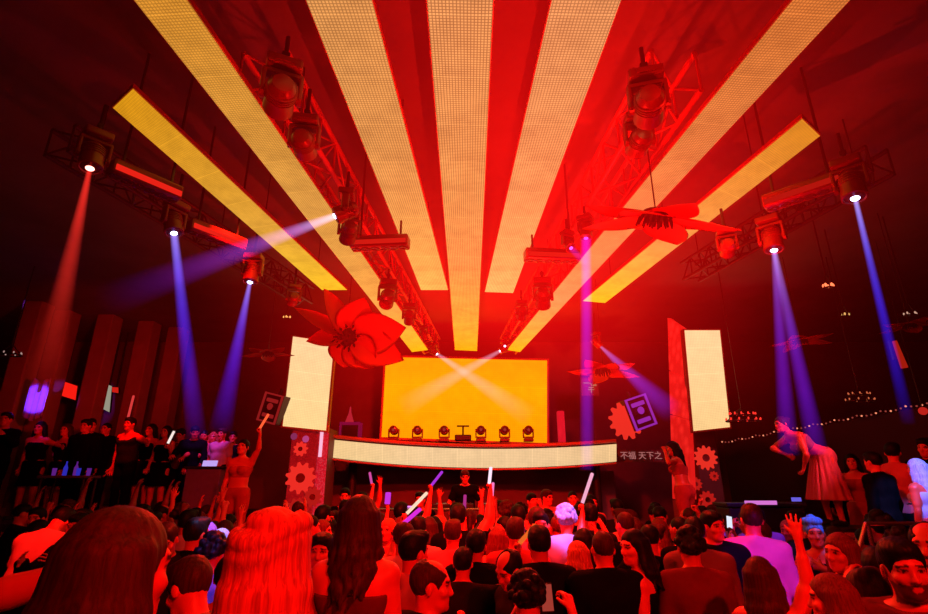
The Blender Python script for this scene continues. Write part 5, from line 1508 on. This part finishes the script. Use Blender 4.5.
# --- tier by the pillars
vest, hd = person('man in a dark waistcoat over bare arms, arm stretched out, on the pillar tier', 130, 10.3, 1.80, ZL, 168, 'out_arm_m', False, ('short', 'black'), (('vest', 'charcoal'), ('trousers', 'black')), 'light', 1.0, H9)
def tier_waver(label, px, Y, h, pose, face, fem, hair, wear, col, st, dirv, ln, slabel, hand='R'):
    o, hd = person(label, px, Y, h, ZL, face, pose, fem, hair, wear, 'light', 1.0, .0105)
    glow_stick(hd[hand][0], dirv, ln, col, st, slabel, .022, .08)
tier_waver('woman in black beside the waistcoat man, holding a long red light stick upright', 151, 10.5, 1.70, 'stick_mid', 170, True, ('long', 'black', .2), DR('black'), (1, .06, .06), .7, (.05, 0, 1), .62, 'long dim red light stick held upright on the pillar side tier')
tier_waver('woman in black with a white light stick on the pillar side tier', 166, 10.3, 1.64, 'stick_low_m', 172, True, ('long', 'black', .25), DR('black'), (1, .8, .75), 1.0, (.32, 0, .95), .30, 'thin bright white light stick on the pillar side tier', 'L')
for lab, px, Y, h, face, fem, hair, wear, pose in (
    ('man leaning in beside the white light stick woman on the tier', 181, 10.5, 1.62, 185, False, ('short', 'black'), TEE('maroon'), 'reach_m'),
    ('man in dark shirt reaching to the violet lit desk on the tier', 195, 10.4, 1.66, 200, False, ('short', 'black'), SHT('black'), 'reach'),
    ('man in violet light on the near side of the lit desk on the tier', 204, 10.6, 1.60, 190, False, ('buzz', 'black'), TEE('pink'), 'dj'),
    ('woman in violet light behind the lit desk on the tier', 213, 10.7, 1.56, 180, True, ('bob', 'blonde', .1), (('tank', 'white'), ('skirt', 'black')), 'cup'),
    ('man in a pale violet lit shirt with arm hanging, last at the lit desk', 222, 10.4, 1.60, 170, False, ('short', 'brown'), TEE('white'), 'stand'),
    ('dim man alone past the lit desk at the tier end', 233, 10.9, 1.58, 200, False, ('short', 'black'), TEE('black'), 'stand'),
    ('man in black at the edge of the frame with clasped lit hands on the tier', 6, 9.4, 1.78, 195, False, ('short', 'black'), SHT('black'), 'clap'),
    ('woman with a violet lit face stretching an arm along the tier rail', 40, 9.7, 1.66, 185, True, ('long', 'black', .2), DR('black'), 'out_arm_m'),
    ('woman with bare shoulder by the blue lit table on the tier', 66, 9.9, 1.64, 160, True, ('long', 'brown', .25), DR('black'), 'hip'),
    ('man in an open black shirt behind the blue lit table', 86, 9.8, 1.70, 178, False, ('short', 'black'), (('jacket', 'black'), ('trousers', 'black')), 'stand'),
    ('taller man just behind the man in the open black shirt', 91, 10.4, 1.78, 182, False, ('short', 'black'), JK, 'lookl'),
    ('man in black under the pale grey banner', 106, 10.7, 1.74, 175, False, ('buzz', 'black'), JK, 'stand')):
    person(lab, px, Y, h, ZL, face, pose, fem, hair, wear, 'light')
for lab, px, Y, h, z0, face, fem, hair, wear, pose in (
    ('bearded man with lit face standing below the tier, under the violet faced woman', 36, 6.9, 1.80, .36, 190, False, ('short', 'black'), JK, 'stand'),
    ('woman in black beside the waistcoat man on the lower step', 100, 7.4, 1.70, 0, 185, True, ('long', 'black', .2), DR('black'), 'dance')):
    person(lab, px, Y, h, 0, face, pose, fem, hair, wear, 'light')
# tables with glasses on the tier
def glass(x, y, z, lab, m, kind='bottle'):
    if kind == 'bottle': prof = [(.001, 0), (.030, 0), (.032, .01), (.032, .13), (.012, .18), (.011, .22), (.014, .23), (.001, .23)]
    else: prof = [(.001, 0), (.028, 0), (.034, .12), (.030, .12), (.026, .01), (.001, .01)]
    o = MB().lathe(prof, 14).build(kind if kind == 'bottle' else 'drinking_glass', m, None, True); o.location = (x, y, z)
    tag(o, lab, kind, 'bottles and glasses on the tables')
M_blueglass = emis('glass_blue', (.06, .05, 1.0), .4); M_violglass = emis('glass_violet', (.35, .04, .7), .28)  # blue and violet light on the glassware put in as emission
def table(px, Y, z0, h, w, d, m, label):
    x = x_at(px, Y, z0 + h)
    e = empty('side_table', (x, Y, z0)); tag(e, label, 'table', 'small tables on the tiers')
    MB().box((0, 0, h - .02), (w, d, .04), None, .01).build('table_top', m, e)
    for sx in (-1, 1):
        for sy in (-1, 1): MB().tube((sx * (w / 2 - .05), sy * (d / 2 - .05), 0), (sx * (w / 2 - .05), sy * (d / 2 - .05), h - .04), .02).build('leg', M_black, e)
    return x
xt = table(70, 9.15, ZL, .72, .8, .4, pbr('table_lacquer', (.15, .1, .25), .3), 'small table with blue and violet glowing bottles on the pillar side tier')
for i, (dx, dy, m, l, k) in enumerate(((-.1, 0, M_blueglass, 'blue glowing bottle at the middle of the tier table', 'bottle'), (.02, .08, M_violglass, 'violet glowing bottle behind the blue glowing bottle', 'bottle'), (.14, -.02, M_blueglass, 'short blue glowing glass on the tier table', 'glass'), (-.28, .0, M_violglass, 'violet glowing glass at the near end of the tier table', 'glass'), (.28, .03, M_violglass, 'violet glowing glass at the far end of the tier table', 'glass'))):
    glass(xt + dx, 9.15 + dy, ZL + .72, l, m, k)
xd = x_at(211, 10.0, ZL + .8)
e = empty('lit_desk', (xd, 9.85, ZL)); tag(e, 'dark standing desk with a white violet lit top on the pillar side tier', 'desk')
MB().box((0, 0, .42), (.62, .3, .84), None, .02).build('desk_body', pbr('desk_violet', (.25, .12, .4), .6), e)
MB().box((0, 0, .865), (.70, .36, .04), None, .01).build('desk_top', M_black, e)
MB().box((.03, .0, .94), (.26, .02, .10), Matrix.Rotation(-.3, 3, 'X')).build('glowing_panel', emis('desk_glow', (.6, .4, 1), .9), e)

# --- tier by the bar
for lab, px, Y, h, face, fem, hair, wear, pose in (
    ('man in a pale shirt turned towards the bar, talking, on the tier behind the rail', 893, 7.0, 1.74, -60, False, ('short', 'black'), SHT('pink'), 'cup'),
    ('man in a black shirt, back turned, on the tier beside the pale shirted man', 873, 6.6, 1.60, 20, False, ('short', 'black'), (('shirt', 'black'), ('trousers', 'black')), 'stand'),
    ('woman lit blue white with pale hair and a long pale dress beside the rail', 917, 6.0, 1.50, 15, True, ('long', 'ice', .3), (('dress', 'pale'), ('pleated', 'pink')), 'stand'),
    ('man in black behind the woman lit blue white', 926, 7.6, 1.84, 160, False, ('short', 'black'), JK, 'lookr'),
    ('woman with clasped arms facing the floor on the bar tier, in a red top', 852, 8.2, 1.66, 140, True, ('long', 'black', .2), DR('red'), 'clap'),
    ('dim man with a red lit face on the bar tier beside the pleated skirt', 838, 9.6, 1.74, 165, False, ('short', 'black'), JK, 'stand'),
    ('dim woman far back on the bar tier under the candle chandelier', 862, 10.3, 1.66, 150, True, ('bun', 'black'), DR('black'), 'cup'),
    ('dim guest in maroon far back on the bar tier, next to the candle chandelier', 882, 10.6, 1.78, 140, False, ('short', 'black'), TEE('maroon'), 'stand'),
    ('dim guest at the far frame edge on the bar tier', 908, 9.6, 1.76, 150, False, ('buzz', 'black'), TEE('charcoal'), 'lookl')):
    person(lab, px, Y, h, ZR, face, pose, fem, hair, wear, 'light')
# rail of the bar tier
yr = 4.42
xa, xb = x_at(866, yr, ZR + .95), x_at(960, yr, ZR + .95)
e = empty('stair_rail', (xa, yr, ZR)); tag(e, 'thin metal hand rail with posts along the bar tier, sloping down at its end', 'railing')
top = [Vector((-.22, -.05, .62)), Vector((0, 0, .96)), Vector((xb - xa, 0, .96))]
MB().path(top, .015, 10).build('hand_rail', M_chrome, e)
for t in (.02, .5, .95): MB().tube((t * (xb - xa), 0, .0), (t * (xb - xa), 0, .95), .016).build('post', M_chrome, e)
MB().tube((.05, 0, .5), (xb - xa, 0, .5), .012).build('lower_rail', M_chrome, e)
# bar counter by the tower, with a glowing tray and lit tablets held by guests
xt = x_at(765, 7.4, 1.9)
e = empty('bar_counter', (xt, 7.6, 0)); tag(e, 'dark bar counter with a glowing lilac strip along its top, behind the violet lit shirt', 'bar counter')
MB().box((0, 0, .9), (1.0, .4, 1.8), None, .02).build('counter_body', M_black, e)
MB().box((0, 0, 1.83), (1.06, .44, .05), None, .01).build('counter_top', M_black, e)
MB().box((-.08, -.23, 1.86), (.42, .02, .05)).build('light_strip', emis('strip_lilac', (.85, .22, .8), .8), e)
MB().box((.40, -.23, 1.90), (.12, .02, .05)).build('light_strip', emis('strip_blue', (.2, .15, 1), .7), e)
for i, (px, Y, lab, plab, col, wc, p2) in enumerate((
    (730, 7.6, 'guest with a glowing pale phone below the tall red tower, violet shirt', 'pale glowing phone nearest the tall red tower', (.85, .75, 1), 'violet', 'phone'),
    (748, 6.6, 'guest in navy holding up a white lit phone before the lilac counter strip', 'white lit phone above the man in the violet lit shirt', (.8, .85, 1), 'navy', 'phone'),
    (757, 7.0, 'guest in a violet lit shirt holding a lit phone right by the counter', 'second white lit phone, right beside the first one above the violet lit shirt', (.8, .85, 1), 'violet', 'phone'),
    (518, 6.8, 'man in charcoal peering at a bright phone near the bearded face', 'small bright white phone beside the bearded man in pink light', (.75, .8, 1), 'charcoal', 'phone'),
    (590, 6.4, 'man in charcoal with a blue white phone past the blue lit person', 'small blue white phone past the blue lit person', (.6, .7, 1), 'charcoal', 'phone'))):
    o, hd = person(lab, px, Y, 1.74 + .03 * i, 0, (-15, 8, -5, 10, -6)[i], p2, False, ('short', 'black'), TEE(wc), 'light')
    phone((hd['R'][0] + hd['L'][0]) / 2 + Vector((0, -.03, .05)), (.15, -1, .15), (.2, 0, 1), col, 1.0, plab)
# VIP table with glasses at the camera's feet
xt, yt = x_at(34, 1.52, 1.72), 1.52
e = empty('bar_table', (xt, yt, VIP)); tag(e, 'tall dark table with glinting glasses in the bottom corner on the pillar side', 'table', 'small tables on the tiers')
MB().box((0, 0, 1.28), (.42, .26, .04), None, .01).build('table_top', M_black, e)
MB().tube((0, 0, .03), (0, 0, 1.26), .03).build('pedestal', M_black, e)
MB().lathe([(.001, 0), (.2, 0), (.2, .015), (.04, .03), (.001, .03)], 20).build('base', M_black, e)
M_gl = pbr('glass_glint', (.5, .2, .2), .08, .6, .02)
for i, (dx, dy) in enumerate(((-.15, .02), (-.06, -.06), (.04, .05), (.13, -.02))):
    glass(xt + dx, yt + dy, VIP + 1.30, ('first', 'second', 'third', 'fourth')[i] + ' glinting tumbler from the frame edge on the corner table', M_gl, 'glass')

# --- everyone else on the dance floor
r2 = random.Random(23)
def zone(px, Y):
    a = ('by the pillars' if px < 130 else 'below the tier with the lit desk' if px < 265 else 'below the flowered column' if px < 335 else 'below the pillar side half of the balcony band' if px < 430
         else 'facing the DJ booth' if px < 515 else 'below the tower side half of the balcony band' if px < 620 else 'below the tall red tower' if px < 735 else 'around the bar counter')
    b = 'in the rows at the stage' if Y > 7.9 else 'in the far half of the floor' if Y > 6.4 else 'in mid floor' if Y > 5.0 else 'in the nearer rows'
    return b, a
ACT = dict(stand='arms down', lookl='head turned to the pillars', lookr='head turned to the bar', cup='holding a hand at chest height', up_one='one arm raised', up_other='an arm thrown up', up_both='both arms raised',
           pump='fist pumping', clap='hands together', dance='dancing with bent arms', hip='a hand on the hip', lean_head='head bowed', phone='hands up at face height')
MPOSES = ['stand'] * 5 + ['lookl', 'lookr', 'cup', 'up_one', 'pump', 'clap', 'dance', 'lean_head', 'phone', 'stand', 'stand', 'up_both', 'lookl', 'lookr']
FPOSES = ['stand'] * 3 + ['lookl', 'lookr', 'cup', 'up_one', 'dance', 'hip', 'clap', 'stand', 'lookl', 'up_both']
HN = dict(short='short haired', buzz='crop headed', quiff='swept haired', curly='curly haired', receding='balding', long='long haired', bob='bobbed', wavy='wavy haired', ponytail='ponytailed', bun='bun haired')
blocked = [(-5.9, -3.1, 4.4, 6.3), (2.1, 3.5, 4.3, 5.25), (-3.3, -.5, -3, 2.9), (4.4, 14, 4.1, 14), (-14, -4.2, 8.5, 14), (-3.5, 3.6, 8.8, 14)]
N = 0; tries = 0
fill = []
while tries < 9000 and len(fill) < 168:
    tries += 1
    Y = 5.5 + 3.6 * r2.random() ** .9 if r2.random() < .93 else r2.uniform(4.5, 5.5)
    X = r2.uniform(-.98, .92) * (Y + .2)
    if any(a < X < b and c < Y < d for a, b, c, d in blocked): continue
    dmin = .42 if Y > 6.2 else .48
    if any((X - a) ** 2 + (Y - b) ** 2 < dmin ** 2 for a, b in PLACED): continue
    if X > 1.5 and Y < 5.4 and r2.random() < .35: continue
    PLACED.append((X, Y)); fill.append((X, Y))
npl = len(PLACED)
for X, Y in fill:
    depth = Y * math.cos(PITCH); px = 464 + FPX * X / (Y * math.cos(PITCH) - .4 * math.sin(PITCH))
    for _ in range(60):
        fem = r2.random() < .42
        pose = r2.choice(FPOSES if fem else MPOSES)
        if Y < 6.6 and pose in ('up_one', 'up_other', 'up_both'): pose = r2.choice(['stand', 'lookl', 'lookr', 'dance'])
        hs = r2.choice(['long', 'long', 'wavy', 'bob', 'ponytail', 'bun'] if fem else ['short', 'short', 'quiff', 'buzz', 'curly', 'receding'])
        hc = r2.choice(['black', 'black', 'brown', 'brown', 'auburn', 'blonde'] if fem else ['black', 'black', 'black', 'brown', 'brown'])
        tc = r2.choice(['black', 'red', 'maroon', 'pink', 'white', 'tan'] if fem else ['black', 'black', 'charcoal', 'navy', 'white', 'red', 'grey', 'pink'])
        gt = r2.choice(['dress', 'tank', 'crop'] if fem else ['tee', 'tee', 'shirt', 'jacket'])
        if gt == 'jacket' and tc not in ('black', 'charcoal', 'navy', 'grey'): gt = 'shirt'
        b, a = zone(px, Y)
        lab = '%s %s in %s %s, %s, %s %s' % (HN[hs], 'woman' if fem else 'man', tc, {'crop': 'strapless top', 'tank': 'tank top', 'tee': 't-shirt'}.get(gt, gt), ACT[pose], b, a)
        if len(lab.split()) > 16: lab = '%s %s in %s, %s, %s %s' % (HN[hs], 'woman' if fem else 'man', tc, ACT[pose], b, a)
        if len(lab.split()) > 16: lab = '%s %s in %s, %s, %s' % (HN[hs], 'woman' if fem else 'man', tc, ACT[pose], a)
        if len(lab.split()) > 16: lab = '%s %s in %s, %s %s' % (HN[hs], 'woman' if fem else 'man', tc, b, a)
        if hc == 'blonde' : lab = lab.replace(HN[hs], 'blonde ' + HN[hs].split()[0] if len(HN[hs].split()) == 1 else 'blonde', 1)
        if lab not in LABELS and len(lab.split()) <= 16: break
    aim = math.degrees(math.atan2(X - 0.0, 10.5 - Y)) if True else 0
    face = aim * .7 + r2.gauss(0, 14)
    if r2.random() < .16 and Y > 6.2: face = r2.choice([90, -90, 180, 150, -140]) + r2.uniform(-25, 25)
    wear = {'dress': (('dress', tc), ('skirt', tc)), 'tank': (('tank', tc), ('skirt', 'black')), 'crop': (('crop', tc), ('skirt', tc))}.get(gt) or ((gt, tc), ('trousers', r2.choice(['black', 'denim', 'charcoal'])))
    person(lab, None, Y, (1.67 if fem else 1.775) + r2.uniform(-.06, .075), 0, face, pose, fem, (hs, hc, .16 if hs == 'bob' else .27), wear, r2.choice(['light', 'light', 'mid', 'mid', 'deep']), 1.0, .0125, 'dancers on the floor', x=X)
    PLACED.pop()

# violet and blue spots picking people out, with red and pink ones added to brighten others
def pick_out(start, col, energy, angle, dz=-.1, back=1.6, up=2.4, side=.3):
    p = [v for k, v in HEADS.items() if k.startswith(start)][0] + Vector((0, 0, dz))
    lamp('SPOT', p + Vector((side, -back, up)), p, col, energy, .02, angle, .6)
pick_out('tall person in blue', (.05, .22, 1.0), 1000, 12, -.05)
pick_out('DJ in a dark', R1, 260, 20, -.1)
pick_out('blonde woman with long loose', R1, 70, 34, 0, 1.3, 1.0, .5)
pick_out('man in a white shirt bent', R1, 420, 24, -.3)
pick_out('man in a dark waistcoat', R1, 380, 16, -.3)
lamp('SPOT', (-7.2, 8.0, 3.4), at_y(37, 399, 9.9), (.28, .06, 1.0), 420, .02, 16, .5)  # violet spot added for the light patch on the cloth
pick_out('woman with long hair lit violet', (.25, .10, 1.0), 800, 15, -.12)
pick_out('person with a bright icy', (.05, .35, 1.0), 1100, 12, 0)
pick_out('curly haired man in a blue', (.12, .12, 1.0), 300, 14, -.35)
pick_out('man in a white shirt lit violet', (.16, .02, 1.0), 520, 17, -.45, 2.6, 1.6, -.4)
pick_out('woman in a bright blue wrapped', (.06, .20, 1.0), 420, 13, .12)
pick_out('woman lit blue white', (.08, .20, 1.0), 1100, 16, -.15, 2.0, 1.8, -.9)
pick_out('woman in violet light behind', (.40, .08, 1.0), 420, 24, -.3)
pick_out('woman with a violet lit face', (.35, .04, 1.0), 130, 10, .0)
pick_out('guest with a glowing pale', (.15, .06, 1.0), 200, 16, -.2)
pick_out('guest in a violet lit shirt', (.30, .05, 1.0), 200, 16, -.2)
pick_out('bearded man in pink', (1.0, .03, .25), 160, 14, -.1)
pick_out('bending dancer', (1.0, .14, .22), 420, 30, -.2, 2.6, 1.6, .6)
